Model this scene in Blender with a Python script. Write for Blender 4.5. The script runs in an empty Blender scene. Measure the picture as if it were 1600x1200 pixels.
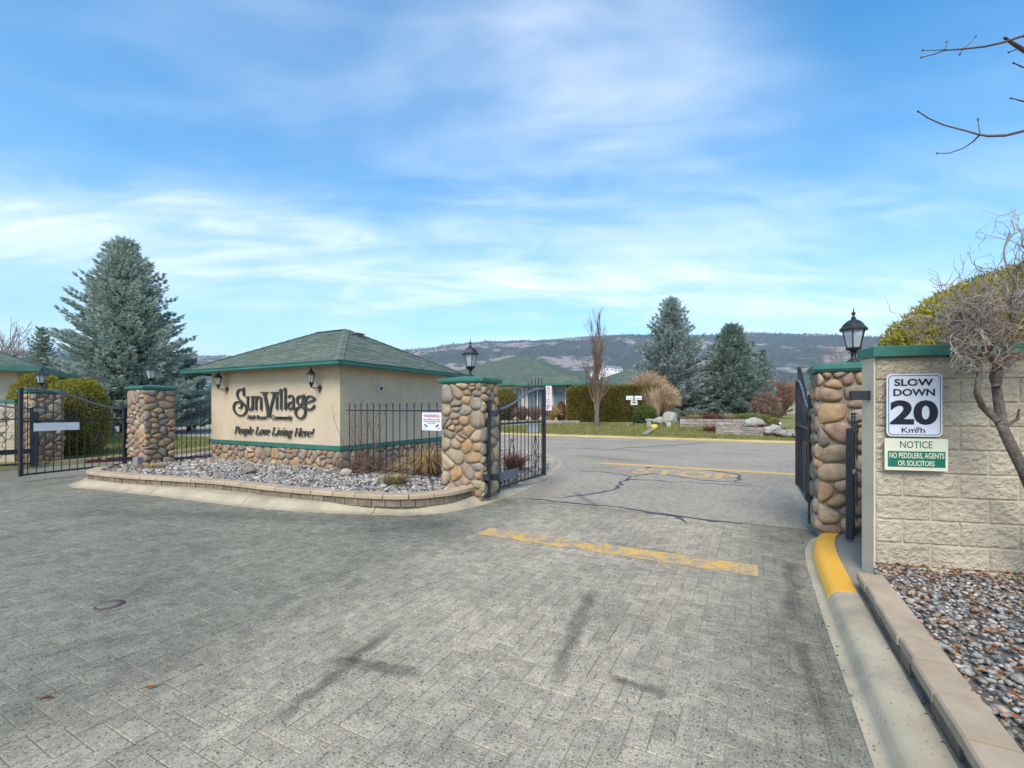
import bpy, bmesh, math, random
import numpy as np
from mathutils import Matrix, Vector, noise as mnoise

# ------------------------------------------------------------------ camera, sky, sun, exposure
scene = bpy.context.scene
COL = scene.collection
EYE, F, HOR = 1.55, 711.0, 638.0          # eye height, focal length and horizon row of the 1600 px wide photograph
cam_d = bpy.data.cameras.new('camera'); cam = bpy.data.objects.new('camera', cam_d); COL.objects.link(cam)
cam.location = (0, 0, EYE); cam.rotation_euler = (math.radians(90), 0, 0)
cam_d.sensor_width = 36; cam_d.lens = 16.0; cam_d.shift_y = 0.0235; cam_d.clip_start = .05; cam_d.clip_end = 20000
scene.camera = cam
SUN_EL, SUN_AZ = 46, 197                   # azimuth clockwise from +Y: behind the camera
world = bpy.data.worlds.new('World'); scene.world = world; world.use_nodes = True
wn, wl = world.node_tree.nodes, world.node_tree.links
for n in list(wn): wn.remove(n)
def wnode(t, **kw):
    n = wn.new(t)
    for k, v in kw.items(): setattr(n, k, v)
    return n
def wmath(op, a, b=None, c=None, clamp=False):
    n = wnode('ShaderNodeMath', operation=op, use_clamp=clamp)
    for i, v in enumerate((a, b, c)):
        if v is None: continue
        if isinstance(v, (int, float)): n.inputs[i].default_value = v
        else: wl.new(v, n.inputs[i])
    return n.outputs[0]
sky = wnode('ShaderNodeTexSky', sky_type='NISHITA', sun_disc=False)
sky.sun_elevation = math.radians(SUN_EL); sky.sun_rotation = math.radians(SUN_AZ)
sky.air_density = 1.0; sky.dust_density = .6; sky.ozone_density = 2.2
hsv = wnode('ShaderNodeHueSaturation'); hsv.inputs['Hue'].default_value = .490; hsv.inputs['Saturation'].default_value = 1.38; hsv.inputs['Value'].default_value = 1.2
wl.new(sky.outputs[0], hsv.inputs['Color'])
tc = wnode('ShaderNodeTexCoord')
sep = wnode('ShaderNodeSeparateXYZ'); wl.new(tc.outputs['Generated'], sep.inputs[0])
zc = wmath('ADD', wmath('MAXIMUM', sep.outputs[2], 0.0), .16)
comb = wnode('ShaderNodeCombineXYZ')
wl.new(wmath('DIVIDE', sep.outputs[0], zc), comb.inputs[0]); wl.new(wmath('DIVIDE', sep.outputs[1], zc), comb.inputs[1])
def wnoise(rot, sc, scale, detail, rough, dist, off=0):
    mp = wnode('ShaderNodeMapping'); mp.inputs['Rotation'].default_value = (0, 0, math.radians(rot)); mp.inputs['Scale'].default_value = sc
    mp.inputs['Location'].default_value = (off, off*.7, off*.3); wl.new(comb.outputs[0], mp.inputs[0])
    t = wnode('ShaderNodeTexNoise'); t.inputs['Scale'].default_value = scale; t.inputs['Detail'].default_value = detail
    t.inputs['Roughness'].default_value = rough; t.inputs['Distortion'].default_value = dist; wl.new(mp.outputs[0], t.inputs['Vector'])
    return t.outputs['Fac']
def wramp(x, a, b):
    n = wnode('ShaderNodeMapRange', interpolation_type='SMOOTHSTEP'); wl.new(x, n.inputs[0]); n.inputs[1].default_value = a; n.inputs[2].default_value = b
    return n.outputs[0]
big = wramp(wnoise(20, (.55, 1, 1), .8, 4, .5, .4, 3.1), .34, .66)
streak = wramp(wnoise(-24, (.45, 1.5, 1), 1.3, 7, .52, .7, 1.7), .30, .80)
fine = wramp(wnoise(-35, (.6, 1.6, 1), 3.2, 7, .56, .9, 5.3), .28, .82)
def ray(px, py): return Vector(((px-800)/F, 1, (HOR-py)/F)).normalized()
nb = ray(-100, 325).cross(ray(1060, 470)).normalized()          # a long cirrus band crossing the sky
dot = wnode('ShaderNodeVectorMath', operation='DOT_PRODUCT'); wl.new(tc.outputs['Generated'], dot.inputs[0]); dot.inputs[1].default_value = nb
bd = wmath('ADD', dot.outputs['Value'], wmath('MULTIPLY', wmath('SUBTRACT', wnoise(10, (1, 1, 1), 1.5, 7, .6, .6, 8), .5), .22))
band = wmath('POWER', 2.718, wmath('MULTIPLY', wmath('MULTIPLY', bd, bd), -260.0))
band = wmath('MULTIPLY', band, wmath('ADD', .35, wmath('MULTIPLY', fine, .65)))
veil = wramp(sep.outputs[2], .62, .02)
cl = wmath('ADD', wmath('MULTIPLY', big, wmath('ADD', wmath('MULTIPLY', streak, .46), wmath('MULTIPLY', fine, .22))), wmath('MULTIPLY', band, .55))
cl = wmath('ADD', cl, wmath('MULTIPLY', veil, .10), clamp=True)
cl = wmath('MULTIPLY', cl, .93)
mixc = wnode('ShaderNodeMixRGB'); wl.new(cl, mixc.inputs[0]); wl.new(hsv.outputs[0], mixc.inputs[1]); mixc.inputs[2].default_value = (6.3, 6.6, 6.95, 1)
bg = wnode('ShaderNodeBackground'); bg.inputs['Strength'].default_value = .082; wl.new(mixc.outputs[0], bg.inputs['Color'])
wo = wnode('ShaderNodeOutputWorld'); wl.new(bg.outputs[0], wo.inputs['Surface'])
sd = bpy.data.lights.new('sun', 'SUN'); sd.energy = 1.5; sd.angle = math.radians(34); sd.color = (1, .90, .76)
sun = bpy.data.objects.new('sun', sd); COL.objects.link(sun)
az, el = math.radians(SUN_AZ), math.radians(SUN_EL)
sun.rotation_euler = Vector((-math.sin(az)*math.cos(el), -math.cos(az)*math.cos(el), -math.sin(el))).to_track_quat('-Z', 'Y').to_euler()
scene.view_settings.view_transform = 'Standard'; scene.view_settings.look = 'None'
scene.view_settings.exposure = 1.5; scene.view_settings.gamma = 1; scene.view_settings.use_curve_mapping = False
scene.render.engine = 'CYCLES'
scene.cycles.use_denoising = True
scene.cycles.max_bounces = 6; scene.cycles.transparent_max_bounces = 8; scene.cycles.volume_bounces = 0
scene.cycles.sample_clamp_indirect = 4

# ------------------------------------------------------------------ frames and helpers
EX = Vector((.8854, -.4648, 0)); EY = Vector((.4648, .8854, 0))       # along the gate line, and back through the gate
TH = math.atan2(-.4648, .8854)
def G(u, v, z=0): return Vector((EX.x*u+EY.x*v, EX.y*u+EY.y*v, z))
def UV(x, y): return (EX.x*x+EX.y*y, EY.x*x+EY.y*y)
def gp(px, py, z=0.):                       # ground point under a photograph position
    Y = F*(EYE-z)/(py-HOR); return Vector(((px-800)/F*Y, Y, z))
def dp(px, py, Y): return Vector(((px-800)/F*Y, Y, EYE+(HOR-py)/F*Y))
WM = {}
def thing(name, label=None, cat=None, loc=(0, 0, 0), rz=0, group=None, kind=None):
    o = bpy.data.objects.new(name, None); COL.objects.link(o); o.location = loc; o.rotation_euler = (0, 0, rz); o.empty_display_size = .2
    WM[o] = Matrix.Translation(Vector(loc)) @ Matrix.Rotation(rz, 4, 'Z')
    return tag(o, label, cat, group, kind)
def tag(o, label=None, cat=None, group=None, kind=None):
    if label: o['label'] = label
    if cat: o['category'] = cat
    if group: o['group'] = group
    if kind: o['kind'] = kind
    return o
def link(name, me, parent=None, loc=None, world=False):
    o = bpy.data.objects.new(name, me); COL.objects.link(o)
    if parent is not None:
        o.parent = parent
        if world: o.matrix_parent_inverse = WM[parent].inverted()
    if loc is not None: o.location = loc
    WM[o] = WM.get(parent, Matrix()) @ (Matrix.Translation(Vector(loc)) if loc is not None else Matrix())
    return o
class MB:
    def __init__(s): s.v, s.f = [], []
    def poly(s, pts, faces):
        b = len(s.v); s.v += [tuple(p) for p in pts]; s.f += [tuple(i+b for i in f) for f in faces]; return s
    def box(s, a, b, bev=0):
        x0, y0, z0 = a; x1, y1, z1 = b
        if not bev:
            return s.poly([(x0,y0,z0),(x1,y0,z0),(x1,y1,z0),(x0,y1,z0),(x0,y0,z1),(x1,y0,z1),(x1,y1,z1),(x0,y1,z1)],
                          [(0,3,2,1),(4,5,6,7),(0,1,5,4),(1,2,6,5),(2,3,7,6),(3,0,4,7)])
        e = bev
        pts = [(x0,y0,z0),(x1,y0,z0),(x1,y1,z0),(x0,y1,z0),(x0,y0,z1-e),(x1,y0,z1-e),(x1,y1,z1-e),(x0,y1,z1-e),
               (x0+e,y0+e,z1),(x1-e,y0+e,z1),(x1-e,y1-e,z1),(x0+e,y1-e,z1)]
        return s.poly(pts, [(0,3,2,1),(0,1,5,4),(1,2,6,5),(2,3,7,6),(3,0,4,7),(4,5,9,8),(5,6,10,9),(6,7,11,10),(7,4,8,11),(8,9,10,11)])
    def prism(s, poly, z0, z1):
        n = len(poly); pts = [(p[0], p[1], z0) for p in poly]+[(p[0], p[1], z1) for p in poly]
        return s.poly(pts, [tuple(range(n-1, -1, -1)), tuple(range(n, 2*n))]+[(i, (i+1) % n, n+(i+1) % n, n+i) for i in range(n)])
    def tube(s, path, r, n=6, cap=True):
        path = [Vector(p) for p in path]; k = len(path)
        if not hasattr(r, '__len__'): r = [r]*k
        b = len(s.v); up = None
        for i, p in enumerate(path):
            t = (path[min(i+1, k-1)]-path[max(i-1, 0)])
            t = t.normalized() if t.length > 1e-9 else Vector((0, 0, 1))
            if up is None:
                up = Vector((0, 0, 1)) if abs(t.z) < .9 else Vector((1, 0, 0))
            a = t.cross(up)
            if a.length < 1e-6: a = t.orthogonal()
            a.normalize(); c = a.cross(t).normalized(); up = c
            for j in range(n):
                w = 2*math.pi*(j+.5)/n; q = p+(a*math.cos(w)+c*math.sin(w))*r[i]; s.v.append((q.x, q.y, q.z))
        for i in range(k-1):
            for j in range(n):
                s.f.append((b+i*n+j, b+i*n+(j+1) % n, b+(i+1)*n+(j+1) % n, b+(i+1)*n+j))
        if cap and n > 2: s.f.append(tuple(b+j for j in range(n-1, -1, -1))); s.f.append(tuple(b+(k-1)*n+j for j in range(n)))
        return s
    def lathe(s, prof, n=12, c=(0, 0, 0), rot=0):
        b = len(s.v); k = len(prof)
        for r, z in prof:
            for j in range(n):
                w = 2*math.pi*j/n+rot; s.v.append((c[0]+r*math.cos(w), c[1]+r*math.sin(w), c[2]+z))
        for i in range(k-1):
            for j in range(n): s.f.append((b+i*n+j, b+i*n+(j+1) % n, b+(i+1)*n+(j+1) % n, b+(i+1)*n+j))
        s.f.append(tuple(b+j for j in range(n-1, -1, -1))); s.f.append(tuple(b+(k-1)*n+j for j in range(n)))
        return s
    def arr(s, V, Fc):                       # numpy verts (n,3), faces (m,k)
        b = len(s.v); s.v += V.tolist(); s.f += (Fc+b).tolist(); return s
    def mesh(s, name, mat, smooth=False):
        me = bpy.data.meshes.new(name); me.from_pydata(s.v, [], s.f); me.update()
        if mat is not None: me.materials.append(mat)
        if smooth: me.polygons.foreach_set('use_smooth', [True]*len(me.polygons))
        return me
    def build(s, name, mat, parent=None, smooth=False, world=False, loc=None, kind=None):
        o = link(name, s.mesh(name, mat, smooth), parent, loc, world)
        if kind: o['kind'] = kind
        return o
def fix_normals(o):
    bm = bmesh.new(); bm.from_mesh(o.data); bmesh.ops.recalc_face_normals(bm, faces=bm.faces); bm.to_mesh(o.data); bm.free(); return o

# ------------------------------------------------------------------ materials
def nt(name):
    m = bpy.data.materials.new(name); m.use_nodes = True
    return m, m.node_tree.nodes, m.node_tree.links, m.node_tree.nodes['Principled BSDF']
def rgba(c): return (c[0], c[1], c[2], 1)
def ramp(N, cols, const=False):
    r = N.new('ShaderNodeValToRGB'); e = r.color_ramp.elements
    if const: r.color_ramp.interpolation = 'CONSTANT'
    k = len(cols)
    while len(e) < k: e.new(.5)
    for i, c in enumerate(cols):
        e[i].position = (i/k if const else i/max(k-1, 1)); e[i].color = rgba(c)
    return r
def rnd_val(N, L):
    oi = N.new('ShaderNodeObjectInfo'); ge = N.new('ShaderNodeNewGeometry')
    a = N.new('ShaderNodeMath'); a.operation = 'ADD'; L.new(oi.outputs['Random'], a.inputs[0]); L.new(ge.outputs['Random Per Island'], a.inputs[1])
    f = N.new('ShaderNodeMath'); f.operation = 'FRACT'; L.new(a.outputs[0], f.inputs[0]); return f.outputs[0]
def noise(N, L, scale, detail=6, rough=.6, vec=None, dist=0):
    t = N.new('ShaderNodeTexNoise'); t.inputs['Scale'].default_value = scale; t.inputs['Detail'].default_value = detail
    t.inputs['Roughness'].default_value = rough; t.inputs['Distortion'].default_value = dist
    L.new(vec if vec else N.new('ShaderNodeNewGeometry').outputs['Position'], t.inputs['Vector']); return t.outputs['Fac']
def mrange(N, L, x, a, b, c=0., d=1., smooth=True):
    m = N.new('ShaderNodeMapRange'); m.interpolation_type = 'SMOOTHSTEP' if smooth else 'LINEAR'; L.new(x, m.inputs[0])
    for i, v in enumerate((a, b, c, d)): m.inputs[i+1].default_value = v
    return m.outputs[0]
def mix(N, L, fac, a, b, mode='MIX'):
    m = N.new('ShaderNodeMixRGB'); m.blend_type = mode
    for i, v in enumerate((fac, a, b)):
        if isinstance(v, (int, float)): m.inputs[i].default_value = v
        elif isinstance(v, tuple): m.inputs[i].default_value = rgba(v)
        else: L.new(v, m.inputs[i])
    return m.outputs[0]
def mth(N, L, op, a, b=0.):
    m = N.new('ShaderNodeMath'); m.operation = op
    for i, v in enumerate((a, b)):
        if isinstance(v, (int, float)): m.inputs[i].default_value = v
        else: L.new(v, m.inputs[i])
    return m.outputs[0]
def bump(N, L, bs, h, strength, dist=.01):
    b = N.new('ShaderNodeBump'); b.inputs['Strength'].default_value = strength; b.inputs['Distance'].default_value = dist
    L.new(h, b.inputs['Height']); L.new(b.outputs[0], bs.inputs['Normal'])
def pmat(name, cols, scale=4., detail=6, rough=.85, bmp=0., bscale=40., bdist=.01, rnd=0., palette=False, metal=0., spec=.3, speck=None, lo=.3, hi=.7, dirt=None):
    m, N, L, bs = nt(name)
    if palette:                              # one colour of the list for each piece, then a grain
        base = ramp(N, cols, True); L.new(rnd_val(N, L), base.inputs[0])
        g = mrange(N, L, noise(N, L, scale, detail), lo, hi, .72, 1.28)
        c = mix(N, L, 1., base.outputs[0], g, 'MULTIPLY')
        if name == 'river_cobble': c = mix(N, L, mrange(N, L, noise(N, L, 6, 5), .45, .75, 0, .6), c, (.36, .245, .14))
    else:
        base = ramp(N, cols); L.new(mrange(N, L, noise(N, L, scale, detail), lo, hi), base.inputs[0]); c = base.outputs[0]
    if rnd:
        c = mix(N, L, 1., c, mrange(N, L, rnd_val(N, L), 0, 1, 1-rnd, 1+rnd, False), 'MULTIPLY')
    if speck:
        for sc, th, colr in speck:
            v = N.new('ShaderNodeTexVoronoi'); v.inputs['Scale'].default_value = sc; L.new(N.new('ShaderNodeNewGeometry').outputs['Position'], v.inputs['Vector'])
            s2 = N.new('ShaderNodeSeparateColor'); L.new(v.outputs['Color'], s2.inputs[0])
            c = mix(N, L, mth(N, L, 'MULTIPLY', mth(N, L, 'LESS_THAN', s2.outputs[0], th), mrange(N, L, v.outputs['Distance'], .55, .3)), c, colr)
    if dirt:
        c = mix(N, L, mrange(N, L, noise(N, L, dirt[0], 7, .65), dirt[1], dirt[2], 0, dirt[4] if len(dirt) > 4 else .8), c, dirt[3])
    L.new(c, bs.inputs['Base Color']); bs.inputs['Roughness'].default_value = rough; bs.inputs['Metallic'].default_value = metal
    bs.inputs['Specular IOR Level'].default_value = spec
    if bmp: bump(N, L, bs, noise(N, L, bscale, 6, .65), bmp, bdist)
    return m
def fmat(name, cols, trans=.25, scale=1.2, rough=.75):
    m, N, L, bs = nt(name)
    r = ramp(N, cols); a = mth(N, L, 'ADD', mth(N, L, 'MULTIPLY', rnd_val(N, L), .6), mth(N, L, 'MULTIPLY', mrange(N, L, noise(N, L, scale, 4), .3, .7), .4))
    L.new(a, r.inputs[0]); L.new(r.outputs[0], bs.inputs['Base Color']); bs.inputs['Roughness'].default_value = rough; bs.inputs['Specular IOR Level'].default_value = .25
    t = N.new('ShaderNodeBsdfTranslucent'); L.new(r.outputs[0], t.inputs['Color'])
    mx = N.new('ShaderNodeMixShader'); mx.inputs[0].default_value = trans; L.new(bs.outputs[0], mx.inputs[1]); L.new(t.outputs[0], mx.inputs[2])
    L.new(mx.outputs[0], N['Material Output'].inputs['Surface']); return m
K = {}
def stucco():
    m, N, L, bs = nt('cream_stucco')
    r = ramp(N, [(.51,.415,.292), (.59,.485,.35)]); L.new(mrange(N, L, noise(N, L, 1.1, 8), .3, .7), r.inputs[0])
    mp = N.new('ShaderNodeMapping'); mp.inputs['Scale'].default_value = (5, 5, .35); L.new(N.new('ShaderNodeNewGeometry').outputs['Position'], mp.inputs[0])
    c = mix(N, L, mrange(N, L, noise(N, L, 1.6, 6, .6, mp.outputs[0]), .52, .78, 0, .45), r.outputs[0], (.36,.285,.195))
    c = mix(N, L, mrange(N, L, noise(N, L, 7, 7, .7), .58, .8, 0, .4), c, (.62,.53,.40))
    L.new(c, bs.inputs['Base Color']); bs.inputs['Roughness'].default_value = .93; bs.inputs['Specular IOR Level'].default_value = .2
    h = mth(N, L, 'ADD', noise(N, L, 70, 5, .6), mth(N, L, 'MULTIPLY', noise(N, L, 9, 4, .6), 1.2)); bump(N, L, bs, h, .45, .012); return m
K['cream'] = stucco()
K['green'] = pmat('green_trim', [(.030,.135,.105), (.042,.17,.13)], 3, 5, .5, .05, 60, rnd=.05, spec=.45, dirt=(3,.55,.8,(.10,.17,.14),.5))
K['soffit'] = pmat('soffit', [(.45,.40,.32), (.5,.45,.36)], 2)
K['shingle'] = pmat('green_shingle', [(.108,.138,.108), (.13,.16,.126), (.118,.148,.117), (.15,.178,.144)], 25, 5, .95, .3, 250, .003, palette=True, spec=.15)
def shingle_far(name, a, b):
    m, N, L, bs = nt(name)
    t = N.new('ShaderNodeTexBrick'); t.inputs['Scale'].default_value = 1; t.inputs['Brick Width'].default_value = .35; t.inputs['Row Height'].default_value = .16
    t.inputs['Color1'].default_value = rgba(a); t.inputs['Color2'].default_value = rgba(b); t.inputs['Mortar'].default_value = rgba([x*.6 for x in a]); t.inputs['Mortar Size'].default_value = .012
    uv = N.new('ShaderNodeUVMap'); L.new(uv.outputs[0], t.inputs['Vector'])
    c = mix(N, L, 1., t.outputs['Color'], mrange(N, L, noise(N, L, 1.5, 7), .3, .7, .88, 1.12), 'MULTIPLY')
    L.new(c, bs.inputs['Base Color']); bs.inputs['Roughness'].default_value = .95; bs.inputs['Specular IOR Level'].default_value = .15
    bump(N, L, bs, t.outputs['Fac'], .4, -.02); return m
K['roof_far'] = shingle_far('green_roof_shingle', (.095,.125,.098), (.125,.158,.125))
K['cobble'] = pmat('river_cobble', [(.31,.225,.14), (.36,.235,.125), (.25,.20,.145), (.41,.31,.20), (.28,.19,.125), (.33,.26,.175), (.40,.25,.12), (.22,.18,.135), (.37,.29,.195), (.31,.20,.145), (.27,.22,.155), (.25,.225,.19), (.34,.225,.17), (.21,.185,.155)], 9, 8, .8, .35, 45, .012, palette=True, spec=.3, speck=[(160,.12,(.16,.12,.10)), (130,.1,(.5,.43,.34))])
K['mortar'] = pmat('mortar', [(.21,.175,.13), (.30,.255,.195)], 12, 8, .95, .5, 90, .01)
K['black'] = pmat('black_iron', [(.016,.019,.026), (.028,.032,.042)], 6, 5, .42, .08, 120, spec=.45, dirt=(9,.58,.8,(.07,.07,.075),.6))
K['iron_lit'] = pmat('lit_grey_iron', [(.10,.12,.15), (.15,.17,.20)], 8, 5, .4, .05, 120, spec=.5)  # grey for bracket plates; on arch rails, highlights put into the iron's colour
K['lamp'] = pmat('lamp_metal', [(.02,.022,.024), (.05,.05,.048)], 14, 5, .45, .1, 100, spec=.5, metal=.3)
K['maroon'] = pmat('maroon_paint', [(.075,.012,.02), (.10,.02,.03)], 5, 4, .4, spec=.5)
K['letter'] = pmat('letter_bronze', [(.025,.032,.03), (.06,.065,.06)], 22, 6, .5, .15, 90, spec=.4)
K['white'] = pmat('white_sheet', [(.66,.68,.70), (.74,.75,.77)], 4, 5, .35, spec=.4, dirt=(6,.6,.85,(.5,.5,.5),.5))
K['signwhite'] = pmat('sign_reflective', [(.58,.62,.70), (.66,.69,.76)], 3, 5, .3, spec=.5)
K['ink'] = pmat('sign_ink', [(.012,.012,.025), (.02,.02,.035)], 5, 3, .4)
K['red'] = pmat('sign_red', [(.45,.03,.05), (.55,.05,.07)], 5, 3, .4)
K['signcream'] = pmat('sign_cream', [(.60,.60,.46), (.67,.66,.52)], 4, 5, .4, dirt=(7,.6,.85,(.45,.42,.3),.5))
K['signgreen'] = pmat('sign_green', [(.006,.115,.075), (.01,.15,.095)], 5, 4, .4)
K['block'] = pmat('painted_split_block', [(.45,.39,.295), (.545,.48,.37)], 3, 8, .95, 1., 55, .02, rnd=.08, spec=.15, dirt=(2.2,.55,.8,(.36,.30,.21),.6))
K['blocksmooth'] = pmat('painted_block_smooth', [(.48,.42,.31), (.55,.48,.365)], 3, 6, .85, .2, 150, .004, dirt=(2.2,.5,.8,(.38,.33,.25),.6))
K['conc'] = pmat('kerb_concrete', [(.37,.315,.215), (.47,.405,.285)], 2.5, 8, .9, .3, 160, .004, rnd=.04, speck=[(90,.05,(.2,.19,.16))], dirt=(1.7,.52,.75,(.22,.20,.16),.7))
K['capstone'] = pmat('tan_capstone', [(.39,.295,.195), (.48,.375,.26)], 6, 7, .92, .4, 160, .005, rnd=.08, dirt=(3,.55,.8,(.27,.22,.16),.6))
K['retblock'] = pmat('retaining_block', [(.17,.135,.095), (.26,.21,.155)], 9, 8, .95, .8, 60, .015, rnd=.12, dirt=(3,.5,.8,(.12,.10,.075),.7))
K['aggregate'] = pmat('aggregate_slab', [(.24,.215,.165), (.32,.29,.23)], 30, 6, .95, .5, 150, .006, speck=[(120,.25,(.13,.12,.10)), (100,.12,(.42,.38,.3))])
def yellow(name, wear, c2):
    m, N, L, bs = nt(name)
    w = mth(N, L, 'ADD', mth(N, L, 'MULTIPLY', noise(N, L, 5, 8, .7), .55), mth(N, L, 'MULTIPLY', noise(N, L, 60, 4, .7), .45))
    y = ramp(N, [(.70,.355,.03), (.80,.43,.05)] if wear > .6 else [(.62,.36,.075), (.72,.44,.12)]); L.new(noise(N, L, 9, 5), y.inputs[0])
    c = mix(N, L, mrange(N, L, w, wear-.04, wear+.04), y.outputs[0], c2); L.new(c, bs.inputs['Base Color']); bs.inputs['Roughness'].default_value = .75
    bump(N, L, bs, noise(N, L, 150, 4), .25, .004); return m
K['yellow'] = yellow('yellow_kerb_paint', .65, (.36,.32,.23)); K['yellow_far'] = pmat('faded_yellow_kerb', [(.50,.36,.13), (.60,.46,.22)], 1.5, 6, .9, dirt=(.8,.5,.75,(.38,.33,.24),.7))
K['yellow_worn'] = yellow('yellow_worn_paint', .505, (.26,.25,.22))
K['yellow_road'] = yellow('yellow_road_paint', .565, (.30,.29,.265))
K['yellow_text'] = yellow('yellow_faded_paint', .525, (.31,.30,.275))
def paving(name, cols, rnd, asphalt):
    m, N, L, bs = nt(name)
    pos = N.new('ShaderNodeNewGeometry').outputs['Position']
    r = ramp(N, cols); L.new(mrange(N, L, noise(N, L, .55, 7, .6), .32, .68), r.inputs[0]); c = r.outputs[0]
    c = mix(N, L, 1., c, mrange(N, L, noise(N, L, 9, 7, .7), .3, .7, .80, 1.2), 'MULTIPLY')
    if rnd: c = mix(N, L, 1., c, mrange(N, L, rnd_val(N, L), 0, 1, 1-rnd, 1+rnd, False), 'MULTIPLY')
    for sc, th, k in ((90, .28, .58), (140, .36, .62), (115, .22, 1.4), (64, .08, .46)):
        v = N.new('ShaderNodeTexVoronoi'); v.inputs['Scale'].default_value = sc; L.new(pos, v.inputs['Vector'])
        s2 = N.new('ShaderNodeSeparateColor'); L.new(v.outputs['Color'], s2.inputs[0])
        f = mth(N, L, 'MULTIPLY', mth(N, L, 'LESS_THAN', s2.outputs[1], th), mrange(N, L, v.outputs['Distance'], .6, .32))
        c = mix(N, L, f, c, mix(N, L, 1., c, (k, k, k*1.02), 'MULTIPLY'))
    def stain(a, b, w, amt, colr, c):          # an oil or tyre mark: a soft line between two ground points
        a, b = Vector(a), Vector(b); d = (b-a).xy; Ld = d.length; d = d/Ld
        s2 = N.new('ShaderNodeVectorMath'); s2.operation = 'SUBTRACT'; L.new(pos, s2.inputs[0]); s2.inputs[1].default_value = (a.x, a.y, 0)
        def dt(v):
            n = N.new('ShaderNodeVectorMath'); n.operation = 'DOT_PRODUCT'; L.new(s2.outputs[0], n.inputs[0]); n.inputs[1].default_value = v; return n.outputs['Value']
        al = dt((d.x, d.y, 0)); ac = dt((-d.y, d.x, 0))
        nz = mth(N, L, 'MULTIPLY', mth(N, L, 'SUBTRACT', noise(N, L, 6, 6, .7), .5), w*2.2)
        across = mrange(N, L, mth(N, L, 'ABSOLUTE', mth(N, L, 'ADD', ac, nz)), w, w*.15)
        over = mth(N, L, 'MAXIMUM', mth(N, L, 'SUBTRACT', al, Ld), mth(N, L, 'MULTIPLY', al, -1.))
        f = mth(N, L, 'MULTIPLY', mth(N, L, 'MULTIPLY', across, mrange(N, L, mth(N, L, 'ADD', over, nz), w*1.5, -w)), amt)
        return mix(N, L, f, c, mix(N, L, 1., c, colr, 'MULTIPLY'))
    if not asphalt:
        for a, b, w, amt in ((gp(600,992), gp(430,1130), .075, .85), (gp(520,1030), gp(650,1054), .08, .75), (gp(925,925), gp(868,1060), .085, .75), (gp(960,1062), gp(1045,1085), .06, .85),
                             (gp(1080,870), gp(950,850), .12, .5), (gp(1250,1010), gp(1290,1130), .05, .6), (gp(1232,880), gp(1242,960), .10, .7), (gp(1180,830), gp(1230,850), .14, .45), (gp(560,830), gp(700,820), .35, .45), (gp(120,800), gp(700,815), .45, .40)):
            c = stain(a, b, w, amt, (.42, .42, .42), c)
        u = UV_node(N, L, pos)
        lane = mth(N, L, 'ABSOLUTE', mth(N, L, 'ADD', u, 1.55))      # sand swept along the driven lane; grime toward its edges
        c = mix(N, L, mth(N, L, 'MULTIPLY', mrange(N, L, mth(N, L, 'ADD', lane, mth(N, L, 'MULTIPLY', noise(N, L, .7, 5), .9)), 1.3, 2.5), .95), c, mix(N, L, 1., c, (.56, .615, .63), 'MULTIPLY'))
    else:
        for a, b, w, amt in ((gp(905,800), gp(1010,822), .22, .5), (gp(900,712), gp(1010,722), .30, .5), (gp(800,790), gp(880,745), .35, .35), (gp(1040,832), gp(1180,820), .2, .35), (gp(930,790), gp(900,770), .1, .7)):
            c = stain(a, b, w, amt, (.5, .5, .5), c)
    L.new(c, bs.inputs['Base Color']); bs.inputs['Roughness'].default_value = .9; bs.inputs['Specular IOR Level'].default_value = .25
    h = mth(N, L, 'ADD', mth(N, L, 'MULTIPLY', noise(N, L, 110, 4, .6), .7), mth(N, L, 'MULTIPLY', noise(N, L, 30, 4, .6), .5)); bump(N, L, bs, h, .4, .006)
    return m
def UV_node(N, L, pos):
    n = N.new('ShaderNodeVectorMath'); n.operation = 'DOT_PRODUCT'; L.new(pos, n.inputs[0]); n.inputs[1].default_value = EX; return n.outputs['Value']
K['paver'] = paving('exposed_aggregate_paver', [(.31,.268,.198), (.385,.332,.243), (.43,.37,.268)], .11, False)
K['asphalt'] = paving('worn_asphalt', [(.325,.28,.215), (.365,.318,.245), (.395,.346,.268)], 0, True)
K['sand'] = pmat('joint_sand', [(.17,.15,.115), (.34,.298,.222)], 1.2, 7, .95)
K['tar'] = pmat('tar_sealant', [(.055,.056,.06), (.10,.10,.102)], 12, 6, .6, .2, 90)
K['grass'] = pmat('lawn', [(.15,.155,.04), (.24,.22,.07), (.29,.245,.105)], 1.6, 9, .95, .5, 60, .03)
K['soil'] = pmat('bark_soil', [(.10,.065,.045), (.19,.13,.09)], 8, 8, .95, .6, 60, .02)
K['pebble'] = pmat('grey_pebble', [(.34,.325,.29), (.19,.195,.185), (.46,.43,.38), (.15,.155,.155), (.52,.49,.43), (.26,.245,.215), (.34,.255,.18), (.21,.225,.22), (.40,.37,.325), (.26,.18,.125), (.31,.30,.28), (.36,.28,.215)], 60, 5, .75, palette=True, spec=.3)
K['gravelbase'] = pmat('gravel_base', [(.12,.105,.085), (.20,.18,.15)], 40, 6, .95, .6, 60, .02)
K['deadleaf'] = pmat('dead_leaf', [(.26,.10,.035), (.34,.17,.07), (.20,.075,.03)], 30, 4, .8, palette=True)
K['bark'] = pmat('grey_bark', [(.10,.085,.07), (.20,.175,.15)], 14, 8, .95, .6, 70, .012)
K['darkbark'] = pmat('dark_bark', [(.05,.042,.036), (.13,.11,.095)], 22, 8, .95, .8, 70, .012)
K['paletwig'] = pmat('pale_twig', [(.20,.165,.135), (.38,.335,.285)], 6, 6, .9, rnd=.3)
K['browntwig'] = pmat('brown_twig', [(.16,.10,.07), (.27,.18,.13)], 3, 5, .9, rnd=.3)
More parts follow.
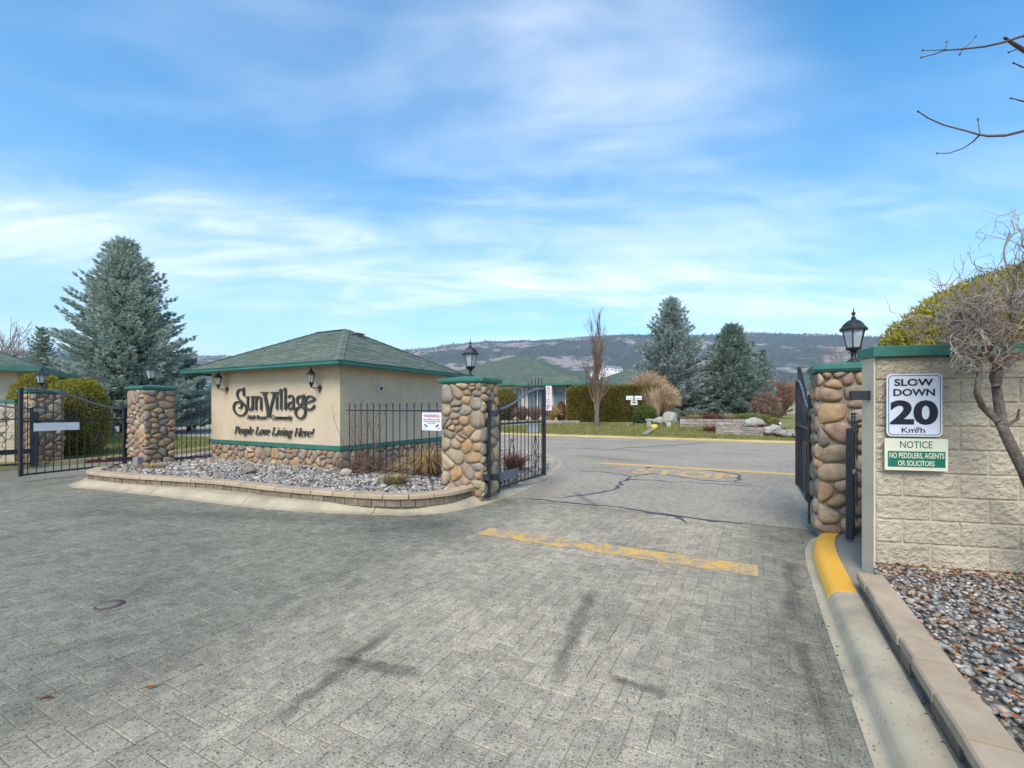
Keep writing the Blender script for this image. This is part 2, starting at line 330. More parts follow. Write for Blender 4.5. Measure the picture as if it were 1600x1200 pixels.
K['redtwig'] = pmat('reddish_twig', [(.22,.125,.09), (.33,.21,.15)], 3, 5, .9, rnd=.3)
K['budtwig'] = pmat('budded_twig', [(.10,.06,.045), (.16,.10,.08)], 6, 5, .8)
K['straw'] = fmat('straw_grass', [(.40,.26,.10), (.52,.36,.17), (.36,.22,.10)], .2)
K['strawpale'] = fmat('pale_straw', [(.50,.36,.22), (.60,.46,.30), (.42,.27,.15)], .2)
K['tuft'] = fmat('green_tuft', [(.22,.19,.06), (.33,.27,.10), (.40,.31,.15)], .2)
K['spruce'] = fmat('blue_spruce', [(.20,.26,.215), (.42,.50,.43), (.68,.77,.69)], .42, .8)
K['spruce2'] = fmat('grey_blue_spruce', [(.19,.24,.22), (.40,.465,.43), (.66,.74,.69)], .42, .8)
K['spruce_dark'] = fmat('green_spruce', [(.14,.20,.16), (.29,.37,.30), (.48,.57,.48)], .42, .8)
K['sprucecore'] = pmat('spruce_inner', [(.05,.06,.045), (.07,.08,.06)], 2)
K['cedar'] = fmat('golden_cedar', [(.17,.165,.025), (.34,.30,.04), (.50,.42,.07)], .3, 1.5)
K['cedar2'] = fmat('clipped_cedar', [(.10,.10,.02), (.20,.175,.035), (.31,.25,.06)], .3, .9)
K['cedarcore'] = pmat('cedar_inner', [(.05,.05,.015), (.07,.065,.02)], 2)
K['juniper'] = fmat('juniper', [(.10,.12,.035), (.19,.20,.055), (.28,.27,.09)], .2)
K['mugo'] = fmat('mugo_pine', [(.06,.10,.03), (.12,.17,.045), (.2,.24,.07)], .2)
K['pink'] = fmat('pink_heather', [(.40,.09,.26), (.55,.17,.38), (.33,.07,.22)], .2)
K['rust'] = fmat('rust_shrub', [(.19,.07,.04), (.28,.12,.07), (.15,.06,.045)], .15)
K['grassblade'] = fmat('grass_blades', [(.12,.16,.035), (.22,.225,.06), (.33,.27,.12)], .2, .7)
K['rock'] = pmat('boulder', [(.30,.29,.25), (.45,.43,.38)], 2.5, 8, .9, .7, 9, .05, rnd=.12)
K['slab'] = pmat('wall_stone', [(.24,.21,.18), (.36,.32,.275)], 3, 7, .92, .5, 40, .02, rnd=.22)
K['wallpale'] = pmat('house_stucco', [(.52,.46,.35), (.58,.52,.41)], 1, 5, .9)
K['frame'] = pmat('window_frame', [(.68,.68,.66), (.74,.74,.72)], 3, 4, .5)
K['blind'] = pmat('window_blind', [(.52,.58,.63), (.62,.68,.72)], 2, 4, .6)
def glass(name, col, rough=.06, alpha=.35):
    m, N, L, bs = nt(name)
    bs.inputs['Base Color'].default_value = rgba(col); bs.inputs['Roughness'].default_value = rough; bs.inputs['Specular IOR Level'].default_value = .6
    t = N.new('ShaderNodeBsdfTransparent'); t.inputs['Color'].default_value = (.9, .93, .95, 1)
    mx = N.new('ShaderNodeMixShader'); mx.inputs[0].default_value = alpha; L.new(t.outputs[0], mx.inputs[1]); L.new(bs.outputs[0], mx.inputs[2])
    L.new(mx.outputs[0], N['Material Output'].inputs['Surface']); return m
K['lampglass'] = glass('lamp_glass', (.55,.58,.58), .25, .55)
K['winglass'] = glass('window_glass', (.16,.20,.24), .03, .28)
K['dark'] = pmat('dark_interior', [(.02,.022,.025), (.03,.03,.033)], 2)
K['grey'] = pmat('grey_metal', [(.28,.29,.30), (.34,.35,.36)], 5, 4, .4, metal=.4)

# ------------------------------------------------------------------ generic builders
RNG = np.random.default_rng(7)
def text_part(name, body, parent, x, z, w, h, mat, y=-.002, ext=.0015, offset=0., shear=0., flat=False):
    """letters fitted into a box w by h whose lower left corner is (x, z), standing in the parent's local XZ plane (or lying, flat=True)"""
    c = bpy.data.curves.new('text', 'FONT'); c.body = body; c.size = 1; c.extrude = 0; c.offset = offset; c.shear = shear; c.resolution_u = 4
    o = bpy.data.objects.new('text', c); COL.objects.link(o)
    me = bpy.data.meshes.new_from_object(o.evaluated_get(bpy.context.evaluated_depsgraph_get()))
    bpy.data.objects.remove(o); bpy.data.curves.remove(c)
    n = len(me.vertices); co = np.empty(n*3); me.vertices.foreach_get('co', co); co = co.reshape(-1, 3)
    mn, mx = co.min(0), co.max(0); co[:, 0] = x+(co[:, 0]-mn[0])/(mx[0]-mn[0])*w; co[:, 1] = z+(co[:, 1]-mn[1])/(mx[1]-mn[1])*h
    out = np.zeros_like(co)
    if flat: out[:, 0] = co[:, 0]; out[:, 1] = co[:, 1]; out[:, 2] = y
    else: out[:, 0] = co[:, 0]; out[:, 1] = y; out[:, 2] = co[:, 1]
    me.vertices.foreach_set('co', out.ravel()); me.update(); me.materials.clear(); me.materials.append(mat); me.name = name
    return link(name, me, parent)
def voronoi(w, h, size, seed, asp=1.25):
    r = np.random.default_rng(seed); n = max(3, int(w*h/(size*size)))
    P = np.column_stack([r.uniform(0, w, n), r.uniform(0, h, n)])
    def cells():
        out = []
        for i in range(n):
            poly = [(0, 0), (w, 0), (w, h), (0, h)]
            for j in range(n):
                if i == j: continue
                dx, dy = (P[j]-P[i]); dx, dy = dx/asp**2, dy
                mx, my = (P[j]+P[i])/2
                new = []; k = len(poly)
                for a in range(k):
                    p, q = poly[a], poly[(a+1) % k]
                    sp = (p[0]-mx)*dx+(p[1]-my)*dy; sq = (q[0]-mx)*dx+(q[1]-my)*dy
                    if sp <= 0: new.append(p)
                    if sp*sq < 0: t = sp/(sp-sq); new.append((p[0]+(q[0]-p[0])*t, p[1]+(q[1]-p[1])*t))
                poly = new
                if len(poly) < 3: break
            out.append(poly)
        return out
    for it in range(1):
        for i, c in enumerate(cells()):
            if len(c) >= 3: P[i] = P[i]*.35+np.mean(c, 0)*.65
    return [c for c in cells() if len(c) >= 3]
def cobble_mesh(poly, depth, gap, r, mapf):
    """a rounded stone over a cell; mapf(s, t, d) gives the local point"""
    p = np.array(poly); c = p.mean(0)
    def chaikin(q): return np.array([x for i in range(len(q)) for x in (q[i]*.75+q[(i+1) % len(q)]*.25, q[i]*.25+q[(i+1) % len(q)]*.75)])
    # drop tiny edges
    keep = [i for i in range(len(p)) if np.linalg.norm(p[i]-p[(i+1) % len(p)]) > .012]
    if len(keep) >= 3: p = p[keep]
    d = p-c; ln = np.linalg.norm(d, axis=1, keepdims=True); p = c+d*np.maximum(.55, (ln-gap*1.25)/ln)
    q = chaikin(p)
    if len(q) < 12: q = chaikin(q)
    n = len(q); mb = MB(); rings = []
    tilt = r.uniform(-.25, .25, 2); size = np.sqrt(np.mean(np.sum((q-c)**2, 1)))
    for sc, dd in ((1.0, -.3), (1.0, .30), (.90, .72), (.60, .98)):
        w = c+(q-c)*sc*(1+r.uniform(-.02, .02, (n, 1)))
        hh = depth*(dd+((w-c)@tilt)/size*.25*max(dd, 0)+r.uniform(-.05, .05, n)*max(dd, 0))
        rings.append([mapf(w[i, 0], w[i, 1], hh[i]) for i in range(n)])
    pts = [x for R in rings for x in R]+[mapf(c[0], c[1], depth*(1.02+r.uniform(-.06, .06)))]
    fc = [(k*n+i, k*n+(i+1) % n, (k+1)*n+(i+1) % n, (k+1)*n+i) for k in range(3) for i in range(n)]+[(3*n+i, 3*n+(i+1) % n, 4*n) for i in range(n)]
    return mb.poly(pts, fc)
def cobble_face(parent, w, h, mapf, seed, size=.16, depth=.045, gap=.009, single=True, asp=1.2):
    r = np.random.default_rng(seed); allm = MB()
    for poly in voronoi(w, h, size, seed, asp):
        m = cobble_mesh(poly, depth*r.uniform(.75, 1.25), gap, r, mapf)
        if single: m.build('cobble', K['cobble'], parent, True)
        else: allm.poly(m.v, m.f)
    if not single: allm.build('cobble_backing', K['cobble'], parent, True, kind='stuff')
def sweep(path, prof, name, mat, parent, closed=False, smooth=True):
    if len(prof) >= 7:                       # ease the profile's bends
        q = prof[1:-1]
        for _ in range(2): q = [q[0]]+[x for a, b in zip(q, q[1:]) for x in ((a[0]*.75+b[0]*.25, a[1]*.75+b[1]*.25), (a[0]*.25+b[0]*.75, a[1]*.25+b[1]*.75))]+[q[-1]]
        prof = [prof[0]]+q+[prof[-1]]
    """profile (inward offset, z) carried along a ground path; inward is to the left of travel"""
    n = len(path); mb = MB(); k = len(prof)
    for i, p in enumerate(path):
        a = path[(i-1) % n] if (closed or i > 0) else p; b = path[(i+1) % n] if (closed or i < n-1) else p
        t = (Vector(b)-Vector(a)).xy.normalized(); nr = Vector((-t.y, t.x))
        for o, z in prof: mb.v.append((p[0]+nr.x*o, p[1]+nr.y*o, z))
    for i in range(n if closed else n-1):
        j = (i+1) % n
        for q in range(k-1): mb.f.append((i*k+q, j*k+q, j*k+q+1, i*k+q+1))
    if not closed: mb.f.append(tuple(range(k))); mb.f.append(tuple((n-1)*k+q for q in range(k-1, -1, -1)))
    return fix_normals(mb.build(name, mat, parent, False))
def resample(pts, step, closed=False):
    pts = [Vector((p[0], p[1], 0)) for p in pts]
    def cr(p0, p1, p2, p3, t): return .5*((2*p1)+(-p0+p2)*t+(2*p0-5*p1+4*p2-p3)*t*t+(-p0+3*p1-3*p2+p3)*t**3)
    n = len(pts); dense = []
    for i in range(n if closed else n-1):
        g = lambda j: pts[j % n] if closed else pts[min(max(j, 0), n-1)]
        for k in range(12): dense.append(cr(g(i-1), g(i), g(i+1), g(i+2), k/12))
    dense.append(pts[0] if closed else pts[-1])
    L = [0]
    for a, b in zip(dense, dense[1:]): L.append(L[-1]+(b-a).length)
    m = max(2, int(round(L[-1]/step))); out = []
    j = 0
    for i in range(m+(0 if closed else 1)):
        s = L[-1]*i/m
        while j < len(L)-2 and L[j+1] < s: j += 1
        t = (s-L[j])/max(L[j+1]-L[j], 1e-9); out.append(dense[j].lerp(dense[j+1], t))
    return out
def offset(path, d):
    out = []
    for i, p in enumerate(path):
        t = (path[min(i+1, len(path)-1)]-path[max(i-1, 0)]).xy.normalized(); out.append(Vector((p.x-t.y*d, p.y+t.x*d, 0)))
    return out
def in_poly(x, y, poly):
    c = False; j = len(poly)-1
    for i in range(len(poly)):
        a, b = poly[i], poly[j]
        if (a[1] > y) != (b[1] > y) and x < (b[0]-a[0])*(y-a[1])/(b[1]-a[1])+a[0]: c = not c
        j = i
    return c
def in_poly_np(X, Y, poly):
    c = np.zeros(len(X), bool); j = len(poly)-1
    for i in range(len(poly)):
        a, b = poly[i], poly[j]
        if a[1] != b[1]:
            c ^= ((a[1] > Y) != (b[1] > Y)) & (X < (b[0]-a[0])*(Y-a[1])/(b[1]-a[1])+a[0])
        j = i
    return c
ICO_V = None
def ico(sub=1):
    bm = bmesh.new(); bmesh.ops.create_icosphere(bm, subdivisions=sub, radius=1)
    V = np.array([v.co[:] for v in bm.verts]); Fc = np.array([[v.index for v in f.verts] for f in bm.faces]); bm.free(); return V, Fc
ICO1, ICO2, ICO3 = ico(1), ico(2), ico(3)
def pebbles(name, poly, z, size, n, mat, parent, seed, sub=ICO1, zfun=None, layers=.6):
    r = np.random.default_rng(seed); P = np.array([(p[0], p[1]) for p in poly]); mn, mx = P.min(0), P.max(0)
    X, Y = r.uniform(mn[0], mx[0], n*3), r.uniform(mn[1], mx[1], n*3); k = in_poly_np(X, Y, poly); X, Y = X[k][:n], Y[k][:n]; n = len(X)
    V0, F0 = sub; nv = len(V0)
    s = size*np.exp(r.normal(0, .32, n)); ax = np.column_stack([s*r.uniform(.8, 1.35, n), s*r.uniform(.6, .95, n), s*r.uniform(.4, .7, n)])*.5
    a = r.uniform(0, 2*np.pi, n); tl = r.normal(0, .35, n)
    V = V0[None]*ax[:, None, :]*(1+r.uniform(-.10, .10, (n, nv, 1)))
    y = V[..., 1]*np.cos(tl)[:, None]-V[..., 2]*np.sin(tl)[:, None]; zz = V[..., 1]*np.sin(tl)[:, None]+V[..., 2]*np.cos(tl)[:, None]
    x = V[..., 0]; xr = x*np.cos(a)[:, None]-y*np.sin(a)[:, None]; yr = x*np.sin(a)[:, None]+y*np.cos(a)[:, None]
    base = z+r.uniform(0, layers, n)*size
    out = np.stack([xr+X[:, None], yr+Y[:, None], zz+base[:, None]], -1).reshape(-1, 3)
    FF = (F0[None]+(np.arange(n)*nv)[:, None, None]).reshape(-1, 3)
    return MB().arr(out, FF).build(name, mat, parent, True, kind='stuff')
def leaf_tris(C, D, ln, wd, r, up=None):
    """narrow leaf blades (two crossed triangles would be heavier): C centres, D directions, returns V, F"""
    n = len(C); D = D/np.linalg.norm(D, axis=1, keepdims=True); R = r.normal(size=(n, 3)); S = np.cross(D, R); S /= np.linalg.norm(S, axis=1, keepdims=True)+1e-9
    ln = np.broadcast_to(ln, (n,))[:, None]; wd = np.broadcast_to(wd, (n,))[:, None]
    V = np.stack([C, C+D*ln*.45+S*wd*.5, C+D*ln, C+D*ln*.45-S*wd*.5], 1).reshape(-1, 3)
    return V, np.arange(n*4).reshape(-1, 4)
def grass_clump(name, label, cat, loc, n, h, spread, mat, seed, lean=.5, w=.012, group=None, parent=None, base=.06):
    r = np.random.default_rng(seed); mb = MB()
    a = r.uniform(0, 2*np.pi, n); q = r.uniform(0, 1, n)**.6; hh = h*r.uniform(.55, 1.05, n)
    for i in range(n):
        d = Vector((math.cos(a[i]), math.sin(a[i]), 0)); b = Vector(loc)+d*base*r.uniform(0, 1)
        e1 = b+d*spread*q[i]*.35+Vector((0, 0, hh[i]*.6)); e2 = b+d*spread*q[i]+Vector((0, 0, hh[i]*(1-lean*q[i]*q[i]))); s = Vector((-d.y, d.x, 0))*w*.5
        mb.poly([b-s, b+s, e1+s*.8, e1-s*.8, e2], [(0, 1, 2, 3), (3, 2, 4)])
    o = mb.build(name, mat, parent, world=parent is not None)
    return tag(o, label, cat, group) if label else o
def bare(path_cb, start, d, length, r0, depth, rng, out, bend=.25, ratio=.68, kids=(2, 4), spread=.6, up=.12, minr=.003, twist=0.):
    """recursive bare branches; appends (path, radii) to out"""
    k = 5; p = Vector(start); d = Vector(d).normalized(); pts = [p.copy()]
    for i in range(k):
        d = (d+Vector(rng.normal(0, bend*.5, 3))+Vector((0, 0, up*.5))).normalized(); p = p+d*length/k; pts.append(p.copy())
    r1 = max(r0*.55, minr); out.append((pts, [r0+(r1-r0)*i/k for i in range(k+1)]))
    if depth <= 0: return
    for j in range(int(rng.integers(kids[0], kids[1]+1))):
        t = rng.uniform(.3, 1.0); i = min(int(t*k), k-1); q = pts[i].lerp(pts[i+1], t*k-i)
        nd = (d+Vector(rng.normal(0, spread, 3))).normalized()
        bare(None, q, nd, length*ratio*rng.uniform(.7, 1.15), max((r0+(r1-r0)*t)*.7, minr), depth-1, rng, out, bend, ratio, kids, spread, up, minr)
    bare(None, pts[-1], d, length*ratio, r1, depth-1, rng, out, bend, ratio, kids, spread, up, minr)
def tubes(paths, name, mat, parent=None, n=4, smooth=True, world=False, kind=None):
    mb = MB()
    for p, r in paths: mb.tube(p, r, n if max(r) < .03 else 7, cap=False)
    return mb.build(name, mat, parent, smooth, world=world, kind=kind)

# ------------------------------------------------------------------ the setting: ground, road, paving, kerbs
vs = [-60, 23.35, 23.5, 24.5, 26, 28, 32, 45, 90, 200, 600, 1500, 3300]; zs = [-.06, -.06, .10, .18, .36, .58, .66, .7, .8, 1, 1, 1, 1]
us = [-3500, -1500, -400, -100, -60, -40, -20, -10, 0, 10, 20, 40, 60, 100, 400, 1500, 3500]
mb = MB()
for v_, z_ in zip(vs, zs):
    for u_ in us: mb.v.append(tuple(G(u_, v_, z_)))
nu = len(us)
for i in range(len(vs)-1):
    for j in range(nu-1): mb.f.append((i*nu+j, i*nu+j+1, (i+1)*nu+j+1, (i+1)*nu+j))
mb.build('ground', K['grass'], kind='structure')
VG = 6.88                                    # the gate line: paving in front, asphalt behind
road = MB().poly([G(-70, VG), G(70, VG), G(70, 23.4), G(-70, 23.4)], [(0, 1, 2, 3)]).build('asphalt_road', K['asphalt'], kind='structure')
drive = MB().poly([G(-45, -14, -.0042), G(14, -14, -.0042), G(14, VG+.01, -.0042), G(-45, VG+.01, -.0042)], [(0, 1, 2, 3)]).build('paved_driveway', K['sand'], kind='structure')
# the island kerb line, pavement side (counter-clockwise)
isl = [(108,760), (170,767), (250,776), (330,786), (420,796), (500,801), (570,804), (640,805), (690,802), (730,795), (770,785), (805,773), (835,759), (858,745), (872,734), (877,727), (875,720)]
island = [gp(*p) for p in isl]+[Vector(p+(0,)) for p in ((1.25,14.9), (.6,16.0), (-1,16.9), (-4,17.9), (-7.5,18.2), (-9.6,16.8), (-10.1,14.5), (-9.95,12.6), (-9.75,11.2), (-9.35,10.1))]
isl_path = resample(island, .16, True)
ISL = [(p.x, p.y) for p in isl_path]
# herringbone pavers
PW, GAP = .105, .0048
def paver_mesh(mb, u0, v0, du, dv, dz=0., r=None):
    g, e = GAP/2, .0035
    def q(u, v, z): p = G(u, v, z+dz); return (p.x, p.y, p.z)
    a, b, c, d = u0+g, v0+g, u0+du-g, v0+dv-g
    mb.poly([q(a,b,-.012), q(c,b,-.012), q(c,d,-.012), q(a,d,-.012), q(a,b,-.0025), q(c,b,-.0025), q(c,d,-.0025), q(a,d,-.0025), q(a+e,b+e,0), q(c-e,b+e,0), q(c-e,d-e,0), q(a+e,d-e,0)],
            [(0,1,5,4), (1,2,6,5), (2,3,7,6), (3,0,4,7), (4,5,9,8), (5,6,10,9), (6,7,11,10), (7,4,8,11), (8,9,10,11)])
cand = []
r = np.random.default_rng(3)
for i in range(int(-24/PW), int(2.5/PW)):
    for j in range(int(-9/PW), int(VG/PW)+1):
        t = (i-j) % 4
        if t not in (0, 3): continue
        u0, v0 = i*PW, j*PW; du, dv = (2*PW, PW) if t == 0 else (PW, 2*PW)
        c = G(u0+du/2, v0+dv/2)
        if v0+dv > VG+.0 or c.y < .9 or c.x < -1.15*c.y-1.8 or c.x > 1.15*c.y+1: continue
        if u0+du/2 > .56 and v0 < 6.0: continue
        if u0 > 1.2 or in_poly(c.x, c.y, ISL): continue
        cand.append((u0, v0, du, dv, c))
vis = [k for k in cand if abs(k[4].x/k[4].y) < 1.11 and F*EYE/k[4].y+HOR < 1190]
vis.sort(key=lambda k: k[4].y)
near = set(id(k) for k in vis[:300])
field = MB(); proto = {}
for k in cand:
    u0, v0, du, dv, c = k; dz = float(r.uniform(-.0015, .0012))
    if id(k) in near:
        key = du > dv
        if key not in proto:
            m0 = MB(); paver_mesh(m0, -du/2, -dv/2, du, dv); proto[key] = m0.mesh('paver', K['paver'])
        link('paver', proto[key], drive, (c.x, c.y, dz))
    else: paver_mesh(field, u0, v0, du, dv, dz)
field.build('paver_field', K['paver'], drive, kind='stuff')
def strip(u0, u1, v0, v1, z, name, mat, parent):
    m = MB(); n = 24
    for i in range(n+1):
        u_ = u0+(u1-u0)*i/n; e = .012*math.sin(i*2.1)+.008*math.sin(i*5.3)
        m.v += [tuple(G(u_, v0+e, z)), tuple(G(u_, v1+e*.6, z))]
    m.f = [(2*i, 2*i+2, 2*i+3, 2*i+1) for i in range(n)]
    return m.build(name, mat, parent)
strip(-2.98, .06, 4.74, 5.09, .004, 'painted_line', K['yellow_worn'], drive)
strip(-3.75, 3.6, 12.3, 12.68, .004, 'painted_line', K['yellow_road'], road)
o = text_part('painted_letters', 'STOP', road, 0, 0, 2.3, .95, K['yellow_text'], y=.004, offset=.03, flat=True)
o.location = G(-2.55, 10.9); o.rotation_euler = (0, 0, TH)
def crack(pts, w, seed):
    r = np.random.default_rng(seed); P = resample([gp(*p) for p in pts], .18); m = MB(); n = len(P)
    for i, p in enumerate(P):
        t = (P[min(i+1, n-1)]-P[max(i-1, 0)]).xy.normalized(); nr = Vector((-t.y, t.x, 0)); ww = w*(.5+r.uniform(0, .9))*min(1, .2+min(i, n-1-i)*.4); j = r.normal(0, .035)
        a, b = p+nr*(j+ww/2), p+nr*(j-ww/2); m.v += [(a.x, a.y, .003), (b.x, b.y, .003)]
    m.f = [(2*i, 2*i+1, 2*i+3, 2*i+2) for i in range(n-1)]
    m.build('crack_sealant', K['tar'], road)
for k, (pts, w) in enumerate([([(806,778), (870,784), (960,793), (1040,804), (1110,814), (1160,820)], .07), ([(865,779), (920,773), (962,764), (972,752), (1010,750), (1060,754)], .07),
        ([(972,752), (985,745), (940,738), (890,736)], .06), ([(985,745), (1030,741), (1090,750), (1150,754), (1175,758)], .07), ([(1010,733), (1025,729), (1080,733), (1140,739), (1155,748), (1148,753)], .10),
        ([(1060,752), (1120,757), (1190,760)], .05), ([(860,700), (960,703), (1010,706)], .10), ([(960,701), (1040,697), (1105,692)], .14), ([(1035,803), (1060,808), (1068,820)], .05), ([(905,690), (1000,692), (1060,697)], .08)]):
    crack(pts, w, k)
# island kerb in cast lengths
KP = [(0, -.05), (0, .004), (.10, .012), (.17, .075), (.21, .10), (.26, .112), (.42, .115), (.42, -.05)]
kerb = thing('median_kerb', kind='structure', loc=tuple(isl_path[0]))
nk = len(isl_path); seg = 15
for s in range(0, nk, seg):
    pts = [isl_path[i % nk].copy() for i in range(s, min(s+seg, nk)+1)]
    pts[0] = pts[0].lerp(pts[1], .04); pts[-1] = pts[-1].lerp(pts[-2], .04)
    m = sweep(pts, KP, 'kerb_length', K['conc'], kerb); m.matrix_parent_inverse = WM[kerb].inverted()
bed = [p for p in resample(island, .5, True)]
bedp = [(p.x, p.y) for p in [Vector((q.x, q.y, 0)) for q in bed]]
cx, cy = -4.2, 12.3
inner = []
for i, p in enumerate(bed):
    t = (bed[(i+1) % len(bed)]-bed[i-1]).xy.normalized(); inner.append((p.x-t.y*.40, p.y+t.x*.40))
MB().poly([(x, y, .10) for x, y in inner], [tuple(range(len(inner)))]).build('island_ground', K['gravelbase'], kind='structure')
# low retaining wall of blocks and capstones round the front of the island
rw = [(-9.15, 10.15), (-8.80, 9.45), (-8.42, 9.13), gp(200,757,.1).xy[:], gp(330,766,.1).xy[:], gp(420,777,.1).xy[:], gp(500,785,.1).xy[:], gp(580,791,.1).xy[:], gp(640,792,.1).xy[:], gp(695,787,.1).xy[:], gp(728,780,.1).xy[:], (-.60, 7.55)]
rwp = resample(rw, .02)
retw = thing('retaining_wall', 'low curved retaining wall of tan blocks around the gravel island', 'wall', (rw[6][0], rw[6][1], .1))
def course(path, step, z0, z1, d0, d1, name, mat, parent, jit, seed, bev=.006, gapn=1):
    r = np.random.default_rng(seed); i = 0
    while i+4 < len(path):
        n = max(4, int(round(step/.02*r.uniform(.85, 1.15)))); j = min(i+n, len(path)-1)
        pts = path[i:j+1]
        if len(pts) > 6: pts = [pts[0].lerp(pts[1], .3)]+pts[2:-2:4]+[pts[-1].lerp(pts[-2], .3)]
        dj = r.uniform(-jit, jit); zj = r.uniform(-.003, .002) if name == 'capstone' else 0; a = offset(pts, d0+dj); b = offset(pts, d1)
        m = MB(); k = len(pts); e = bev
        for q in range(k):
            A, B = a[q], b[q]; w = (B-A).normalized()
            m.v += [(A.x, A.y, z0), (A.x, A.y, z1-e+zj), (A.x+w.x*e, A.y+w.y*e, z1+zj), (B.x-w.x*e, B.y-w.y*e, z1+zj), (B.x, B.y, z1-e+zj), (B.x, B.y, z0)]
        for q in range(k-1):
            for c in range(5): m.f.append((q*6+c, (q+1)*6+c, (q+1)*6+c+1, q*6+c+1))
        m.f += [tuple(range(6)), tuple((k-1)*6+c for c in range(5, -1, -1))]
        o = fix_normals(m.build(name, mat, parent)); o.matrix_parent_inverse = WM[parent].inverted()
        i = j
course(rwp, .21, .09, .208, .02, .20, 'wall_block', K['retblock'], retw, .006, 1)
course(rwp, .42, .21, .272, -.012, .22, 'capstone', K['capstone'], retw, .002, 2, .014)
# gravel on the island
rin = offset(resample(rw, .3), .20)
front_bed = [(p.x, p.y) for p in rin]+[(-.75,7.9), (-1.2,8.6), (-3.2,10.6), (-4.2,10.7), (-8.2,12.9), (-9.3,12.2), (-9.3,11.0)]
MB().poly([(x, y, .185) for x, y in front_bed], [tuple(range(len(front_bed)))]).build('gravel_bed_soil', K['gravelbase'], kind='structure')
pebbles('gravel', front_bed, .19, .062, 7500, K['pebble'], None, 11, ICO1, layers=.5)
back_bed = [(-.3,8.2), (.05,8.45), (.45,9.6), (.85,10.8), (1.0,12.0), (.98,13.6), (.7,14.9), (-.3,15.8), (-1.6,15.4), (-2.2,13.6), (-3.0,11.4), (-1.6,9.4)]
pebbles('gravel', back_bed, .11, .085, 2800, K['pebble'], None, 12, ICO1, layers=.5)
# right hand kerb, path and planting bed
kr = [G(.86, 1.0-3.2), G(.70, .2), G(.50, .2)]
kpath = [G(.47, -3.0), G(.47, -1), G(.47, 1), G(.47, 2.4), G(.47, 3.6), G(.475, 4.6), G(.49, 5.4), G(.53, 5.9), G(.62, 6.35), G(.80, 6.75), G(1.10, 7.1), G(1.55, 7.4), G(2.4, 7.6), G(4.5, 7.7)]
kpath = resample(kpath, .16)[::-1]
KR = [(0, -.05), (0, .004), (.05, .010), (.08, .06), (.10, .088), (.14, .108), (.262, .118), (.262, -.05)]
rkerb = thing('entrance_kerb', kind='structure', loc=tuple(G(.5, 3)))
iy0 = min(range(len(kpath)), key=lambda i: (kpath[i]-G(.8, 6.8)).length); iy1 = min(range(len(kpath)), key=lambda i: (kpath[i]-G(.47, 4.35)).length)
cuts = sorted(set([0, iy0-12, iy0, iy1, iy1+3, iy1+18, iy1+33, len(kpath)-1]))
for a, b in zip(cuts, cuts[1:]):
    if b-a < 1: continue
    pts = [q.copy() for q in kpath[a:b+1]]
    if b != iy1: pts[-1] = pts[-1].lerp(pts[-2], .05)
    o = sweep(pts, KR, 'kerb_length', K['conc'], rkerb); o.matrix_parent_inverse = WM[rkerb].inverted()
pp = [(.066, .02), (.066, .043), (.080, .066), (.100, .093), (.14, .1125), (.258, .1225), (.260, .10)]
o = sweep(kpath[iy0:iy1+1], pp, 'yellow_paint', K['yellow'], rkerb); o.matrix_parent_inverse = WM[rkerb].inverted()
kb = offset(kpath, .25)
slab = [(p.x, p.y, .10) for p in kb]+[tuple(G(.9, -3, .10)), tuple(G(9, -3, .10)), tuple(G(9, 7.9, .10))]
MB().poly(slab, [tuple(range(len(slab)))]).build('footpath', K['aggregate'], kind='structure')
# right retaining edge
rp = resample([G(.762, 4.52), G(.762, 2.4), G(.762, 1.0), G(.762, -1.2)], .02)
redge = thing('retaining_edge', 'straight low edging of tan blocks between kerb and pebble bed', 'wall', tuple(G(.85, 1.7, .1)))
course(rp, .34, .09, .178, .0, .15, 'wall_block', K['retblock'], redge, .010, 5)
course(rp, .30, .18, .238, -.010, .165, 'capstone', K['capstone'], redge, .006, 6, .010)

pebbles('gutter_grit', [tuple(G(.435, -1.5).xy), tuple(G(.50, -1.5).xy), tuple(G(.50, 5.4).xy), tuple(G(.60, 6.3).xy), tuple(G(.53, 6.3).xy), tuple(G(.44, 5.2).xy)], .004, .013, 2600, K['soil'], None, 31, ICO1, layers=.4)
pebbles('gutter_grit', [tuple(G(.722, -1.5).xy), tuple(G(.765, -1.5).xy), tuple(G(.765, 4.4).xy), tuple(G(.722, 4.4).xy)], .117, .012, 1500, K['soil'], None, 32, ICO1, layers=.5)
# ------------------------------------------------------------------ right boundary wall
WO = Vector((3.10, 3.90, 0)); WA = math.atan2(-.235, .972)
bwall = thing('boundary_wall', 'cream split-face block wall with green coping behind the speed sign', 'wall', tuple(WO), WA)
def wall_uv(px, py, yoff=0.):                # photograph position -> (s, z) on the wall's face
    d = Vector(((px-800)/F, 1, (HOR-py)/F)); ex = Vector((math.cos(WA), math.sin(WA), 0)); n = Vector((-math.sin(WA), math.cos(WA), 0))
    o = WO+n*yoff; t = o.dot(n)/d.dot(n); p = d*t; return (p-o).dot(ex), EYE+p.z
Lw = 3.2
MB().box((.012, .012, .05), (Lw, .20, 1.985)).build('wall_core', K['blocksmooth'], bwall)
MB().box((0, 0, .05), (.012, .20, 1.985)).build('wall_end', pmat('lightened_wall_end', [(.56,.48,.35), (.62,.54,.40)], 3, 6, .8, .15, 120, .004), bwall)  # same smooth cream paint, colour lightened to make up for the end's shade
mb = MB()
for i in range(8): MB().box((.013+i*.4 if i else .013, -.004, .05), (min(.013+(i+1)*.4-.006, Lw), .012, .205), .003).build('foundation_block', K['blocksmooth'], bwall)
